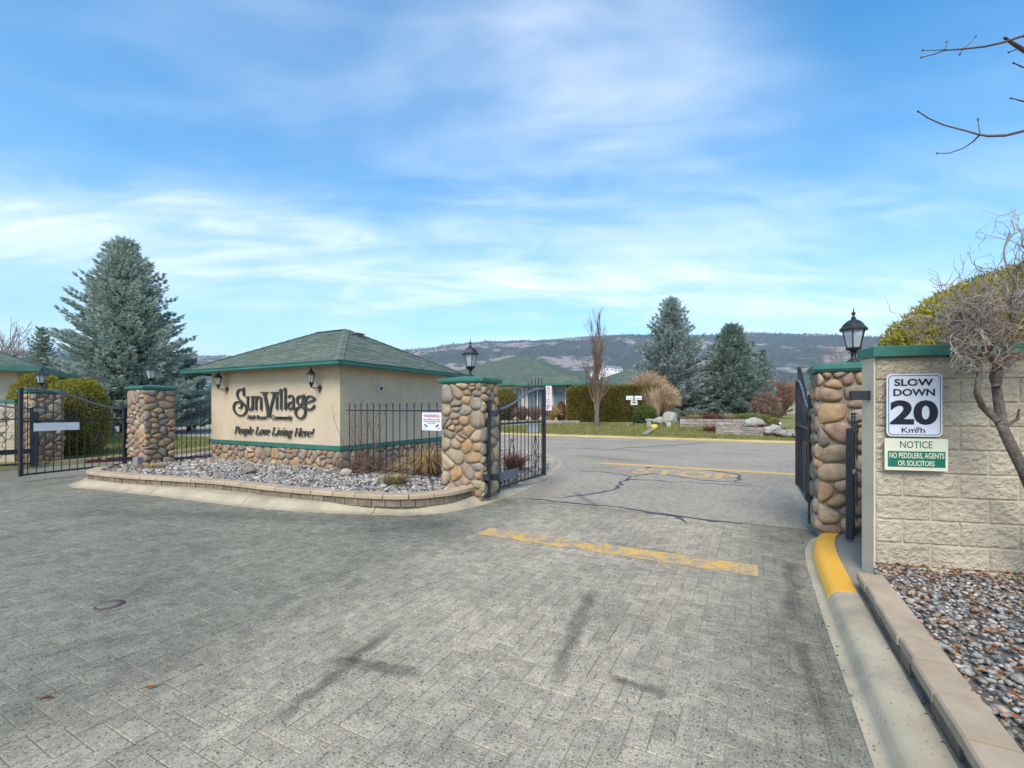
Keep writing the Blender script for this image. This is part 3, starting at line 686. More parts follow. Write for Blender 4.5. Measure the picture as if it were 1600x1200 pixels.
def split_block(x0, x1, z0, z1, seed):
    nx = max(6, int((x1-x0)/.0125)); nz = 16; m = MB()
    for j in range(nz+1):
        for i in range(nx+1):
            a, b = i/nx, j/nz; x = x0+(x1-x0)*a; z = z0+(z1-z0)*b
            e = min(1, min(a*(x1-x0), (1-a)*(x1-x0), b*(z1-z0), (1-b)*(z1-z0))/.010)
            q = Vector((x*23+z*8+seed*7.1, seed*3.3, z*21-x*5)); d = .5+.75*mnoise.fractal(q, .7, 2.1, 5)+.25*mnoise.noise(q*2.6)
            m.v.append((x, .012-e*(.006+.016*max(0, min(1.4, d))), z))
    for j in range(nz):
        for i in range(nx): m.f.append((j*(nx+1)+i, j*(nx+1)+i+1, (j+1)*(nx+1)+i+1, (j+1)*(nx+1)+i))
    m.build('split_block', K['block'], bwall)
ch = .1975; rows = 9
for rr in range(rows):
    z0 = .208+rr*ch; x = .014; off = .2 if rr % 2 else .4; k = 0
    while x < Lw-.05:
        x1 = min((x+off if k == 0 else x+.4), Lw); split_block(x+.003, x1-.003, z0+.003, min(z0+ch-.003, 1.985), rr*31+k); x = x1; k += 1
MB().box((-.025, -.05, 1.987), (1.32, .23, 2.075), .008).build('coping', K['green'], bwall)
MB().box((1.326, -.05, 1.987), (Lw, .23, 2.075), .008).build('coping', K['green'], bwall)
MB().box((-.14, .05, 1.62), (.0, .11, 1.70)).build('gate_stop', K['black'], bwall)
def rounded(x0, z0, x1, z1, r, y, n=5):
    P = []
    for cx_, cz_, a0 in ((x1-r, z0+r, -90), (x1-r, z1-r, 0), (x0+r, z1-r, 90), (x0+r, z0+r, 180)):
        for i in range(n+1): w = math.radians(a0+90*i/n); P.append((cx_+r*math.cos(w), y, cz_+r*math.sin(w)))
    return P
def plate(P, y0, y1, name, mat, parent):
    n = len(P); m = MB().poly([(p[0], y0, p[2]) for p in P]+[(p[0], y1, p[2]) for p in P], [tuple(range(n)), tuple(range(2*n-1, n-1, -1))]+[(i, n+i, n+(i+1) % n, (i+1) % n) for i in range(n)])
    return fix_normals(m.build(name, mat, parent))
SO = -.052
s0, z1 = wall_uv(1385, 585, SO); s1, z0 = wall_uv(1472, 683, SO); sw, sh = s1-s0, z1-z0
so = WM[bwall] @ Vector((s0, SO, z0))
sp = thing('speed_sign', 'white SLOW DOWN 20 Km/h sign fixed to the block wall', 'sign', tuple(so), WA)
plate(rounded(0, 0, sw, sh, .035, 0), -.003, .004, 'sign_plate', K['signwhite'], sp)
ring = MB(); Po, Pi = rounded(.012, .012, sw-.012, sh-.012, .03, -.0045), rounded(.017, .017, sw-.017, sh-.017, .026, -.0045); n = len(Po)
ring.poly(Po+Pi, [(i, (i+1) % n, n+(i+1) % n, n+i) for i in range(n)]); ring.build('border', K['ink'], sp)
def fx(a): return sw*a
text_part('lettering', 'SLOW', sp, sw*.14, sh*.805, sw*.70, sh*.115, K['ink'], -.005, offset=.03)
text_part('lettering', 'DOWN', sp, sw*.12, sh*.645, sw*.75, sh*.115, K['ink'], -.005, offset=.03)
text_part('lettering', '20', sp, sw*.06, sh*.185, sw*.865, sh*.395, K['ink'], -.005, offset=.040)
text_part('lettering', 'Km/h', sp, sw*.27, sh*.06, sw*.42, sh*.085, K['ink'], -.005, offset=.012)
for a, b in ((.53, .865), (.55, .135)):
    m = MB(); m.tube([(sw*a, -.003, sh*b), (sw*a, -.012, sh*b)], .010, 8); m.build('bolt', K['grey'], sp)
s0, z1 = wall_uv(1382, 685, SO); s1, z0 = wall_uv(1481, 737, SO); nw, nh = s1-s0, z1-z0
ns = thing('notice_sign', 'cream and green NOTICE no peddlers sign below the speed sign', 'sign', tuple(WM[bwall] @ Vector((s0, SO, z0))), WA)
plate(rounded(0, 0, nw, nh, .004, 0, 2), -.003, .004, 'sign_plate', K['signcream'], ns)
MB().box((nw*.05, -.006, nh*.11), (nw*.955, -.0032, nh*.60)).build('green_panel', K['signgreen'], ns)
text_part('lettering', 'NOTICE', ns, nw*.245, nh*.70, nw*.51, nh*.22, K['signgreen'], -.0045, offset=.008)
text_part('lettering', 'NO PEDDLERS, AGENTS', ns, nw*.07, nh*.355, nw*.865, nh*.20, K['signcream'], -.0075, offset=.018)
text_part('lettering', 'OR SOLICITORS', ns, nw*.21, nh*.145, nw*.575, nh*.165, K['signcream'], -.0075, offset=.018)
# pebble bed in front of the wall
wall_pts = [WM[bwall] @ Vector((x, -.0, 0)) for x in (.0, .8, 1.6, 2.4, 3.2)]
rb = [G(.92, 4.5), *[(p.x, p.y) for p in wall_pts], (6.4, 1.6), (4.0, .3), G(.92, -.8)]
rbp = [(p[0], p[1]) for p in rb]
MB().poly([(x, y, .175) for x, y in rbp], [tuple(range(len(rbp)))]).build('pebble_bed_soil', K['gravelbase'], kind='structure')
pebbles('gravel', rbp, .182, .031, 17000, K['pebble'], None, 21, ICO1, layers=.9)
r = np.random.default_rng(5); m = MB(); n = 0
while n < 1500:
    x, y = r.uniform(1.5, 6, 1)[0], r.uniform(1, 4, 1)[0]
    if not in_poly(x, y, rbp): continue
    d = (WO+Vector((math.cos(WA), math.sin(WA), 0))*((x-WO.x)/math.cos(WA))).y-y
    if r.uniform() > (.95 if d < .2 else .30): continue
    c = Vector((x, y, .215+r.uniform(0, .025))); a = r.uniform(0, 6.28); L_ = r.uniform(.010, .032); A = Vector((math.cos(a), math.sin(a), r.uniform(-.3, .3)))*L_; B = Vector((-math.sin(a), math.cos(a), r.uniform(-.3, .3)))*L_*.55
    k = Vector((0, 0, r.uniform(.003, .014))); m.poly([c-A, c-B+k, c+A, c+B+k*1.4, c], [(0, 1, 4), (1, 2, 4), (2, 3, 4), (3, 0, 4)]); n += 1
m.build('fallen_leaves', K['deadleaf'], kind='stuff')

# ------------------------------------------------------------------ stone pillars with caps
def lantern(name, label, loc, h, group=None, rz=.2):
    t = thing(name, label, 'lamp', loc, rz, group); k = h/.64
    MB().lathe([(.075*k, 0), (.075*k, .012*k), (.05*k, .022*k), (.028*k, .04*k), (.024*k, .085*k), (.034*k, .095*k), (.024*k, .108*k)], 12).build('base', K['lamp'], t, True)
    MB().lathe([(.02*k, .11*k), (.075*k, .15*k), (.082*k, .165*k)], 6).build('cup', K['lamp'], t)
    b0, b1, z0, z1 = .072*k, .118*k, .165*k, .375*k
    fr = MB()
    for i in range(6):
        w = math.pi*2*i/6; fr.tube([(b0*math.cos(w), b0*math.sin(w), z0), (b1*math.cos(w), b1*math.sin(w), z1)], .007*k, 4)
    for rr, z in ((b0, z0), (b1, z1)): fr.tube([(rr*math.cos(math.pi*2*i/6), rr*math.sin(math.pi*2*i/6), z) for i in range(7)], .008*k, 4)
    for i in range(6):                       # scroll ribs under the cage
        w = math.pi*2*(i+.5)/6; c, s = math.cos(w), math.sin(w)
        fr.tube([(.02*k*c, .02*k*s, .10*k), (.06*k*c, .06*k*s, .125*k), (.075*k*c, .075*k*s, .165*k)], .005*k, 4)
    fr.build('cage', K['lamp'], t)
    for i in range(6):
        w0, w1 = math.pi*2*i/6, math.pi*2*(i+1)/6; e = .985
        MB().poly([(b0*e*math.cos(w0), b0*e*math.sin(w0), z0), (b0*e*math.cos(w1), b0*e*math.sin(w1), z0), (b1*e*math.cos(w1), b1*e*math.sin(w1), z1), (b1*e*math.cos(w0), b1*e*math.sin(w0), z1)], [(0, 1, 2, 3)]).build('glass_pane', K['lampglass'], t)
    MB().lathe([(.018*k, .17*k), (.018*k, .26*k), (.03*k, .27*k), (.03*k, .33*k), (.01*k, .35*k)], 8).build('bulb', K['white'], t, True)
    MB().lathe([(.152*k, .372*k), (.155*k, .385*k), (.135*k, .405*k), (.105*k, .45*k), (.06*k, .488*k), (.03*k, .50*k), (.03*k, .515*k)], 6).build('roof', K['lamp'], t)
    MB().lathe([(.018*k, .515*k), (.024*k, .53*k), (.008*k, .545*k), (.022*k, .565*k), (.022*k, .58*k), (.007*k, .60*k), (.003*k, .64*k)], 8).build('finial', K['lamp'], t, True)
    return t
def pillar(name, label, front_right, w, d, z0, h, seed, faces=('front', 'right'), lamp=None, size=.18, cap_oh=.075):
    t = thing(name, label, 'pillar', (front_right.x, front_right.y, 0), TH)
    MB().box((-w-.006, -.006, z0-.1), (.006, d+.006, h-.002)).build('mortar_core', K['mortar'], t)
    e = .03; maps = {'front': (w+2*e, lambda s, q, o: (-w-e+s, -o+.004, z0+q)), 'right': (d+2*e, lambda s, q, o: (o-.004, -e+s, z0+q)),
             'left': (d+2*e, lambda s, q, o: (-w-o+.004, d+e-s, z0+q)), 'back': (w+2*e, lambda s, q, o: (e-s, d+o-.004, z0+q))}
    for i, f in enumerate(('front', 'right', 'left', 'back')):
        L_, mp = maps[f]; cobble_face(t, L_, h-z0, mp, seed+i*5, size, .06, .008, f in faces)
    o = cap_oh; c = MB(); zc_ = h
    x0, x1, y0, y1 = -w-o, o, -o, d+o; a = .022; hh = .075
    c.poly([(x0+a, y0+a, zc_), (x1-a, y0+a, zc_), (x1-a, y1-a, zc_), (x0+a, y1-a, zc_), (x0, y0, zc_+.03), (x1, y0, zc_+.03), (x1, y1, zc_+.03), (x0, y1, zc_+.03),
            (x0, y0, zc_+hh), (x1, y0, zc_+hh), (x1, y1, zc_+hh), (x0, y1, zc_+hh), (-w*.5-.08, d*.5-.06, zc_+hh+.05), (-w*.5+.08, d*.5-.06, zc_+hh+.05), (-w*.5+.08, d*.5+.06, zc_+hh+.05), (-w*.5-.08, d*.5+.06, zc_+hh+.05)],
           [(3,2,1,0)]+[(i, (i+1) % 4, 4+(i+1) % 4, 4+i) for i in range(4)]+[(4+i, 4+(i+1) % 4, 8+(i+1) % 4, 8+i) for i in range(4)]+[(8+i, 8+(i+1) % 4, 12+(i+1) % 4, 12+i) for i in range(4)]+[(12,13,14,15)])
    c.build('cap', K['green'], t)
    if lamp:
        p = WM[t] @ Vector((-w*.5, d*.5, h+hh+.05)); lantern('post_lantern', lamp, tuple(p), .64, 'lanterns on the stone pillars', TH+.3)
    return t
pA = Vector((-.50, 7.42, 0)); pB = Vector((3.60, 5.32, 0)); pL = gp(226, 730, .14); pFL = Vector((-12.72, 12.05, 0))
pC = pillar('stone_pillar', 'river-stone gate pillar between the WARNING fence and the gate bearing STOP', pA, .75, .50, .10, 1.97, 101, lamp='black lantern on the pillar beside the gate bearing STOP')
PRX = .72
pR = pillar('stone_pillar', 'river-stone gate pillar next to the cream block wall', pB+EX*PRX, PRX, .52, .10, 1.97, 140, ('front', 'left'), lamp='large black lantern on the pillar next to the block wall', size=.19)
pLl = pillar('stone_pillar', 'river-stone pillar at the gravel island tip, left of the gatehouse', pL, .75, .62, .14, 2.0, 170, lamp='dark lantern on the pillar left of the gatehouse, before the spruce')
pFl = pillar('stone_pillar', 'river-stone pillar behind the gate at the far left edge', pFL, .75, .60, .0, 1.95, 200, lamp='dark lantern in front of the golden hedge, leftmost of all')

# ------------------------------------------------------------------ gatehouse
GC = Vector((-3.76, 9.95, 0)); GW, GD, ZB, ZE = 4.86, 3.95, .62, 2.50
gh = thing('gatehouse', 'cream stucco gatehouse with green hip roof and stone base', 'building', tuple(GC), TH)
MB().box((-GW, 0, ZB+.02), (0, GD, ZE+.02)).build('wall', K['cream'], gh)
MB().box((-GW+.03, .03, .05), (-.03, GD-.03, ZB+.02)).build('plinth_core', K['mortar'], gh)
for a, b in (((-GW-.035, -.035, ZB), (.035, .0, ZB+.10)), ((0, .0, ZB), (.035, GD, ZB+.10)), ((-GW-.035, 0, ZB), (-GW, GD, ZB+.10))): MB().box(a, b, .006).build('belt_trim', K['green'], gh)
cobble_face(gh, GW+.03, ZB-.12, lambda s, q, o: (-GW+s, .03-o, .12+q), 301, .19, .055, .008, True, 1.1)
cobble_face(gh, GD, ZB-.12, lambda s, q, o: (o-.03, s-.02, .12+q), 321, .19, .055, .008, True, 1.0)
OH = .36; x0, x1, y0, y1 = -GW-OH-.25, OH, -OH, GD+OH
MB().poly([(x0, y0, ZE), (x1, y0, ZE), (x1, y1, ZE), (x0, y1, ZE)], [(3, 2, 1, 0)]).build('soffit', K['soffit'], gh)
def gutter(a, b, out):                       # an ogee eaves gutter between two corners
    m = MB(); prof = [(0, 2.50), (.035, 2.45), (.055, 2.455), (.075, 2.485), (.07, 2.52), (.085, 2.545), (.085, 2.562), (0, 2.562)]
    A, B, O = Vector(a), Vector(b), Vector(out); d = (B-A).normalized()
    for p, sg in ((A, -1), (B, 1)):
        for o_, z_ in prof: q = p+O*o_+d*sg*o_; m.v.append((q.x, q.y, z_-.004))
    k = len(prof); m.f = [(i, k+i, k+(i+1) % k, (i+1) % k) for i in range(k)]+[tuple(range(k)), tuple(range(2*k-1, k-1, -1))]
    return fix_normals(m.build('gutter', K['green'], gh))
gutter((x0, y0, 0), (x1, y0, 0), (0, -1, 0)); gutter((x1, y0, 0), (x1, y1, 0), (1, 0, 0)); gutter((x1, y1, 0), (x0, y1, 0), (0, 1, 0)); gutter((x0, y1, 0), (x0, y0, 0), (-1, 0, 0))
PK = 3.72; ry = (y0+y1)/2; hl = ry-y0; rx0, rx1 = x0+hl+.0, x1-hl
if rx0 > rx1: rx0 = rx1 = (x0+x1)/2
roof = MB().poly([(x0, y0, 2.555), (x1, y0, 2.555), (x1, y1, 2.555), (x0, y1, 2.555), (rx0, ry, PK), (rx1, ry, PK)], [(0, 1, 5, 4), (1, 2, 5), (2, 3, 4, 5), (3, 0, 4)]).build('roof', K['shingle'], gh)
def shingles(A, B, Tl, Tr, rows, wtab, seed, parent):
    """overlapping tabs on a roof slope with eave A-B and top Tl-Tr"""
    r = np.random.default_rng(seed); m = MB(); A, B, Tl, Tr = map(Vector, (A, B, Tl, Tr)); nrm = (B-A).cross(Tl-A).normalized()
    if nrm.z < 0: nrm = -nrm
    for i in range(rows):
        t0, t1 = i/rows-.002, (i+1)/rows+.02
        L0, R0 = A.lerp(Tl, max(t0, 0)), B.lerp(Tr, max(t0, 0)); L1, R1 = A.lerp(Tl, min(t1, 1)), B.lerp(Tr, min(t1, 1))
        ln = (R0-L0).length; x = -r.uniform(0, wtab); 
        while x < ln:
            xa, xb = max(x, 0)+.003, min(x+wtab*r.uniform(.75, 1.2), ln)-.003; nx = xb+.003
            if xb-xa > .03:
                h0 = .012+r.uniform(0, .009); dr = r.uniform(-.018, .012)
                f = lambda q: (L0.lerp(R0, q/ln), L1.lerp(R1, min(max((q-(L1-L0).dot((R0-L0).normalized()))/max((R1-L1).length, 1e-4), 0), 1)))
                a0, a1 = f(xa); b0, b1 = f(xb); dn = (L0-L1).normalized()*dr
                m.poly([a0+nrm*h0+dn, b0+nrm*h0+dn, b1+nrm*.004, a1+nrm*.004, a0+nrm*.001+dn, b0+nrm*.001+dn], [(0, 1, 2, 3), (4, 5, 1, 0), (4, 0, 3), (1, 5, 2)])
            x = nx
    m.build('shingles', K['shingle'], parent, kind='stuff')
Pk0, Pk1 = (rx0, ry, PK), (rx1, ry, PK)
shingles((x0, y0, 2.555), (x1, y0, 2.555), Pk0, Pk1, 20, .30, 1, roof); shingles((x1, y0, 2.555), (x1, y1, 2.555), Pk1, Pk1, 20, .30, 2, roof)
shingles((x0, y1, 2.555), (x0, y0, 2.555), Pk0, Pk0, 20, .30, 3, roof)
def hipcap(a, b):
    a, b = Vector(a), Vector(b); n = 16; m = MB(); d = (b-a); s = Vector((-d.y, d.x, 0)).normalized()
    for i in range(n):
        p, q = a+d*(i/n), a+d*((i+1.15)/n if i < n-1 else 1); u1, u2 = Vector((0, 0, .035)), Vector((0, 0, .022))
        m.poly([p-s*.09+Vector((0, 0, .0)), p+u1, p+s*.09, q-s*.09, q+u2, q+s*.09], [(0, 1, 4, 3), (1, 2, 5, 4), (0, 2, 1)])
    m.build('hip_shingles', K['shingle'], roof, kind='stuff')
hipcap((x1, y0, 2.555), Pk1); hipcap((x0, y0, 2.555), Pk0); hipcap((x1, y1, 2.555), Pk1); hipcap(Pk0, Pk1)
vp = Vector(Pk1)+Vector((.30, -.02, -.13))
MB().box((vp.x+.02, vp.y-.12, vp.z-.16), (vp.x+.24, vp.y+.12, vp.z-.04)).box((vp.x-.01, vp.y-.16, vp.z-.038), (vp.x+.27, vp.y+.16, vp.z-.002), .015).build('roof_vent', pmat('vent_brown', [(.14,.12,.10), (.19,.165,.14)], 8, 4, .6), roof)
# small lower canopy at the left end
cn = MB().poly([(-GW-.25, .45, 2.42), (-GW-.25, 1.8, 2.42), (-GW-.95, 1.8, 2.20), (-GW-.95, .45, 2.20), (-GW-.25, .45, 2.34), (-GW-.25, 1.8, 2.34), (-GW-.95, 1.8, 2.10), (-GW-.95, .45, 2.10)], [(0,1,2,3), (7,6,5,4), (0,3,7,4), (3,2,6,7), (1,0,4,5), (2,1,5,6)]); fix_normals(cn.build('canopy', K['green'], gh))
MB().box((-GW-.16, .5, .1), (-GW-.001, 1.7, 2.34)).build('side_wall', K['cream'], gh)
# wall lettering: strokes traced on the wall plane
def gh_uv(px, py, yoff=-.02):
    d = Vector(((px-800)/F, 1, (HOR-py)/F)); o = GC+EY*yoff; t = o.dot(EY)/d.dot(EY); p = d*t; return (p-o).dot(EX), EYE+p.z
def stroke(mb, pts, w0, w1, smooth=True, depth=.022, y=0.):
    """flat lettering stroke: thick where it runs upright (w1), thin where it runs level (w0)"""
    P = [Vector((a, b, 0)) for a, b in pts]
    if smooth and len(P) > 2: P = resample(P, .014)
    n = len(P); Lf, Rt = [], []
    for i, p in enumerate(P):
        t = (P[min(i+1, n-1)]-P[max(i-1, 0)]).xy.normalized(); w = w0+(w1-w0)*abs(t.y)**1.5
        nr = Vector((-t.y, t.x, 0))*w/2; Lf.append(p+nr); Rt.append(p-nr)
    b = len(mb.v)
    for a_, c_ in zip(Lf, Rt):
        mb.v += [(a_.x, y-depth, a_.y), (c_.x, y-depth, c_.y), (a_.x, y, a_.y), (c_.x, y, c_.y)]
    for i in range(n-1):
        k = b+4*i; mb.f += [(k, k+1, k+5, k+4), (k+2, k, k+4, k+6), (k+1, k+3, k+7, k+5)]
    k = b+4*(n-1); mb.f += [(b, b+2, b+3, b+1), (k, k+1, k+3, k+2)]
def cr(pts): return [gh_uv(330+x/8, 570+y/8) for x, y in pts]
SV = [('S', [([(412,392),(410,345),(385,312),(350,318),(330,360),(345,420),(400,475),(440,535),(440,590),(400,630),(345,630),(300,588),(286,530),(302,482),(345,462),(382,492),(380,530),(350,545)], 1), ([(408,290),(414,392)], 0)]),
      ('u', [([(462,405),(462,520),(478,562),(508,552),(522,520)], 1), ([(522,400),(522,568)], 0), ([(440,405),(475,405)], 0), ([(502,402),(535,402)], 0)]),
      ('n', [([(566,400),(566,570)], 0), ([(566,440),(592,402),(620,412),(628,450),(628,570)], 1), ([(545,402),(578,402)], 0)]),
      ('V', [([(625,350),(712,350)], 0), ([(668,352),(700,500),(726,658)], 2), ([(728,655),(760,500),(800,352)], 0), ([(745,350),(850,350)], 0)]),
      ('i', [([(826,402),(826,562)], 0), ([(806,404),(838,404)], 0), ([(826,372),(826,386)], 0)]),
      ('l', [([(878,308),(878,566)], 0), ([(856,330),(880,308)], 0)]), ('l', [([(932,296),(932,566)], 0), ([(910,318),(934,296)], 0)]),
      ('a', [([(968,412),(990,386),(1022,396),(1032,440),(1032,562)], 1), ([(1032,465),(990,475),(964,512),(978,552),(1010,548),(1032,515)], 1)]),
      ('g', [([(1114,392),(1086,410),(1080,450),(1092,490),(1118,500),(1144,480),(1150,440),(1138,402),(1114,392)], 1), ([(1158,372),(1160,470),(1150,500)], 0), ([(1118,502),(1130,525),(1168,545),(1182,595),(1164,645),(1124,672),(1084,652),(1060,605),(1068,555),(1110,525)], 1)]),
      ('e', [([(1178,478),(1290,440),(1276,408),(1235,394),(1196,415),(1176,470),(1190,535),(1228,562),(1270,545),(1298,508)], 1)])]
sgn = thing('wall_lettering', 'large dark raised Sun Village lettering on the gatehouse wall', 'sign', tuple(GC+EX*-2.4+EY*-.021+Vector((0, 0, 1.2))), TH)
ox = -2.4
mpp = abs(gh_uv(430, 640)[0]-gh_uv(431, 640)[0])/8       # metres per traced unit
for nm, strokes in SV:
    m = MB()
    for i, (pts, mode) in enumerate(strokes):
        P = [(a-ox, b-1.2) for a, b in cr(pts)]
        w0, w1 = (mpp*11, mpp*21) if mode != 2 else (mpp*20, mpp*32)
        stroke(m, P, w0, w1, mode > 0, .024+.0012*i)
    fix_normals(m.build('raised_letter', K['letter'], sgn))
def serif_text(body, sc, parent, x, z, w, h, mat, shear=0., wt=(.05, .14), y=0., depth=.018):
    """serifed letters from strokes, fitted to width w and cap height h"""
    A = math.pi
    def arc(cx_, cy_, rx, ry, a0, a1, n=9): return [(cx_+rx*math.cos(math.radians(a0+(a1-a0)*i/n)), cy_+ry*math.sin(math.radians(a0+(a1-a0)*i/n))) for i in range(n+1)]
    def stem(x_, z0_, z1_, s0_=1, s1_=1): return [[(x_, z0_), (x_, z1_)]]+([[(x_-.12, z0_+.02), (x_+.12, z0_+.02)]] if s0_ else [])+([[(x_-.12, z1_-.02), (x_+.12 if s1_ == 1 else x_, z1_-.02)]] if s1_ else [])
    xh = .66
    g = {'A': (.8, [[(.08, 0), (.4, 1)], [(.4, 1), (.72, 0)], [(.2, .35), (.6, .35)], [(0, .02), (.2, .02)], [(.6, .02), (.84, .02)]]), 'C': (.8, [arc(.42, .5, .38, .5, 45, 315, 14)]),
         'H': (.9, stem(.16, 0, 1)+stem(.74, 0, 1)+[[(.16, .5), (.74, .5)]]), 'L': (.72, stem(.16, 0, 1)+[[(.16, .03), (.66, .03)], [(.66, .0), (.68, .25)]]),
         'P': (.72, stem(.16, 0, 1)+[[(.16, .97)]+arc(.36, .73, .28, .24, 90, -90)+[(.16, .49)]]), 'R': (.8, stem(.16, 0, 1)+[[(.16, .97)]+arc(.36, .73, .28, .24, 90, -90)+[(.16, .49)], [(.38, .49), (.74, 0)]]),
         'a': (.56, [[(.08, .55)]+arc(.24, .48, .18, .18, 120, 0, 6)+[(.42, .0)], arc(.24, .2, .19, .2, 60, 360, 12)]), 'd': (.62, stem(.48, 0, 1, 1, 2)+[arc(.27, xh/2, .22, xh/2, 20, 340, 14)]),
         'e': (.54, [[(.06, .36), (.46, .38)]+arc(.26, xh/2, .21, xh/2, 12, 310, 14)]), 'g': (.58, [arc(.25, .42, .19, .24, 0, 360, 12), [(.4, .6), (.54, .66)], [(.18, .2), (.12, .1), (.4, .02), (.48, -.12), (.26, -.26), (.06, -.16), (.16, .02)]]),
         'i': (.32, stem(.16, 0, xh, 1, 2)+[[(.16, .84), (.16, .96)]]), 'l': (.32, stem(.16, 0, 1, 1, 2)), 'm': (.96, stem(.14, 0, xh, 1, 2)+[[(.14, .5), (.28, xh), (.42, .6), (.46, .4), (.46, 0)], [(.46, .5), (.6, xh), (.76, .6), (.8, .4), (.8, 0)]]),
         'n': (.64, stem(.14, 0, xh, 1, 2)+[[(.14, .48), (.3, xh), (.46, .6), (.5, .4), (.5, 0)], [(.4, .02), (.6, .02)]]), 'o': (.56, [arc(.27, xh/2, .22, xh/2, 0, 360, 16)]), 'p': (.62, stem(.14, -.3, xh, 1, 2)+[arc(.33, xh/2, .22, xh/2, 160, -160, 14)]),
         'r': (.46, stem(.14, 0, xh, 1, 2)+[[(.14, .46), (.26, .64), (.42, .6)]]), 's': (.46, [[(.38, .55), (.24, xh), (.1, .54), (.14, .4), (.32, .3), (.4, .17), (.26, .01), (.06, .1)]]), 't': (.38, [[(.18, .9), (.18, .1), (.26, .01), (.36, .06)], [(.04, xh), (.34, xh)]]),
         'u': (.64, [[(.14, xh), (.14, .15), (.26, .01), (.42, .1), (.48, .25)]]+stem(.48, 0, xh, 1, 2)), 'v': (.56, [[(.04, xh), (.26, 0)], [(.26, 0), (.5, xh)], [(0, xh), (.16, xh)], [(.4, xh), (.56, xh)]]), 'y': (.56, [[(.04, xh), (.28, 0)], [(.52, xh), (.2, -.26), (.06, -.26)], [(0, xh), (.16, xh)], [(.4, xh), (.58, xh)]]),
         '!': (.34, [[(.16, .28), (.18, 1)], [(.16, 0), (.16, .1)]]), ' ': (.34, [])}
    tot = sum(g[c][0] for c in body); px = 0
    for ch_ in body:
        wd, st = g[ch_]; m = MB()
        for i, s in enumerate(st):
            P = [(x+((px+a)+shear*b)*w/tot, z+b*h) for a, b in s]; stroke(m, P, wt[0]*h, wt[1]*h, len(P) > 3, depth+.0008*i, y)
        if st: fix_normals(m.build('raised_letter', mat, parent))
        px += wd
a0, zb0 = gh_uv(330+455/8, 570+682/8); a1, _ = gh_uv(330+702/8, 570+682/8); a2, _ = gh_uv(330+760/8, 570+684/8); a3, _ = gh_uv(330+1015/8, 570+684/8); _, zt0 = gh_uv(330+455/8, 570+638/8)
serif_text('Adult Resort', 1, sgn, a0-ox, zb0-1.2, a1-a0, (zt0-zb0)*1.2, K['letter'], 0, (.07, .15)); serif_text('Community', 1, sgn, a2-ox, zb0-1.2, a3-a2, (zt0-zb0)*1.25, K['letter'], 0, (.07, .15))
tg = thing('slogan_lettering', 'dark italic People Love Living Here! lettering above the green belt', 'sign', tuple(GC+EX*-2.4+EY*-.021+Vector((0, 0, .9))), TH)
b0, zb1 = gh_uv(330+292/8, 570+862/8); b1, _ = gh_uv(330+1275/8, 570+880/8); _, zt1 = gh_uv(330+310/8, 570+768/8)
serif_text('People Love Living Here!', 1, tg, b0-ox, zb1-.9, b1-b0, (zt1-zb1)*.98, K['letter'], .30, (.07, .165))
# wall lanterns
def wall_lantern(label, px, py):
    s, z = gh_uv(px, py, 0); t = thing('wall_lantern', label, 'lamp', tuple(GC+EX*s+Vector((0, 0, z))), TH, 'lanterns on the gatehouse wall')
    k = .72
    b = MB(); b.tube([(0, 0, 0), (0, -.02, 0), (0, -.035, 0)], [.06, .06, .03], 12); b.tube([(0, -.01, -.07), (0, -.025, -.11)], [.02, .008], 6); b.build('back_plate', K['lamp'], t, True)
    a = MB(); a.tube([(0, -.03, 0), (-.01, -.12, -.02), (-.02, -.20, .0), (-.02, -.22, .04)], .010, 6); a.tube([(0, -.03, -.06), (-.01, -.10, -.07), (-.02, -.17, -.02)], .006, 5); a.build('arm', K['lamp'], t, True)
    c = (-.02, -.22, .04); d0, d1 = .045, .075; zz0, zz1 = .07, .24
    MB().lathe([(.01, -.05), (.018, -.03), (.03, .0), (.05, .05), (.048, .07)], 6, c).build('cup', K['lamp'], t)
    fr = MB()
    for i in range(6): w = math.pi*2*i/6; fr.tube([(c[0]+d0*math.cos(w), c[1]+d0*math.sin(w), c[2]+zz0), (c[0]+d1*math.cos(w), c[1]+d1*math.sin(w), c[2]+zz1)], .006, 4)
    fr.build('cage', K['lamp'], t)
    for i in range(6):
        w0, w1 = math.pi*2*i/6, math.pi*2*(i+1)/6; e = .97
        MB().poly([(c[0]+q*e*math.cos(w), c[1]+q*e*math.sin(w), c[2]+z_) for q, w, z_ in ((d0, w0, zz0), (d0, w1, zz0), (d1, w1, zz1), (d1, w0, zz1))], [(0, 1, 2, 3)]).build('glass_pane', K['lampglass'], t)
    MB().lathe([(.1, .238), (.1, .248), (.075, .275), (.045, .32), (.018, .345), (.022, .36), (.008, .375), (.014, .39), (.003, .43)], 6, c).build('roof', K['lamp'], t)
wall_lantern('black wall lantern left of the large lettering on the gatehouse', 355.5, 608)
wall_lantern('black wall lantern above the right end of the large lettering', 500.5, 606)
# security camera on the right face
cp = GC+EY*1.15; q = thing('security_camera', 'small white and black security camera under the gatehouse eaves', 'camera', tuple(G(*UV(cp.x, cp.y), 2.0)), TH)
MB().tube([(0, 0, 0), (.02, 0, 0), (.06, 0, .02)], [.045, .045, .03], 10).build('mount', K['white'], q, True)
MB().tube([(.05, .03, .05), (.16, -.06, .02)], [.045, .045], 10).build('body', K['white'], q, True)
MB().tube([(.161, -.061, .02), (.175, -.072, .016)], [.038, .036], 10).build('lens', K['black'], q, True)

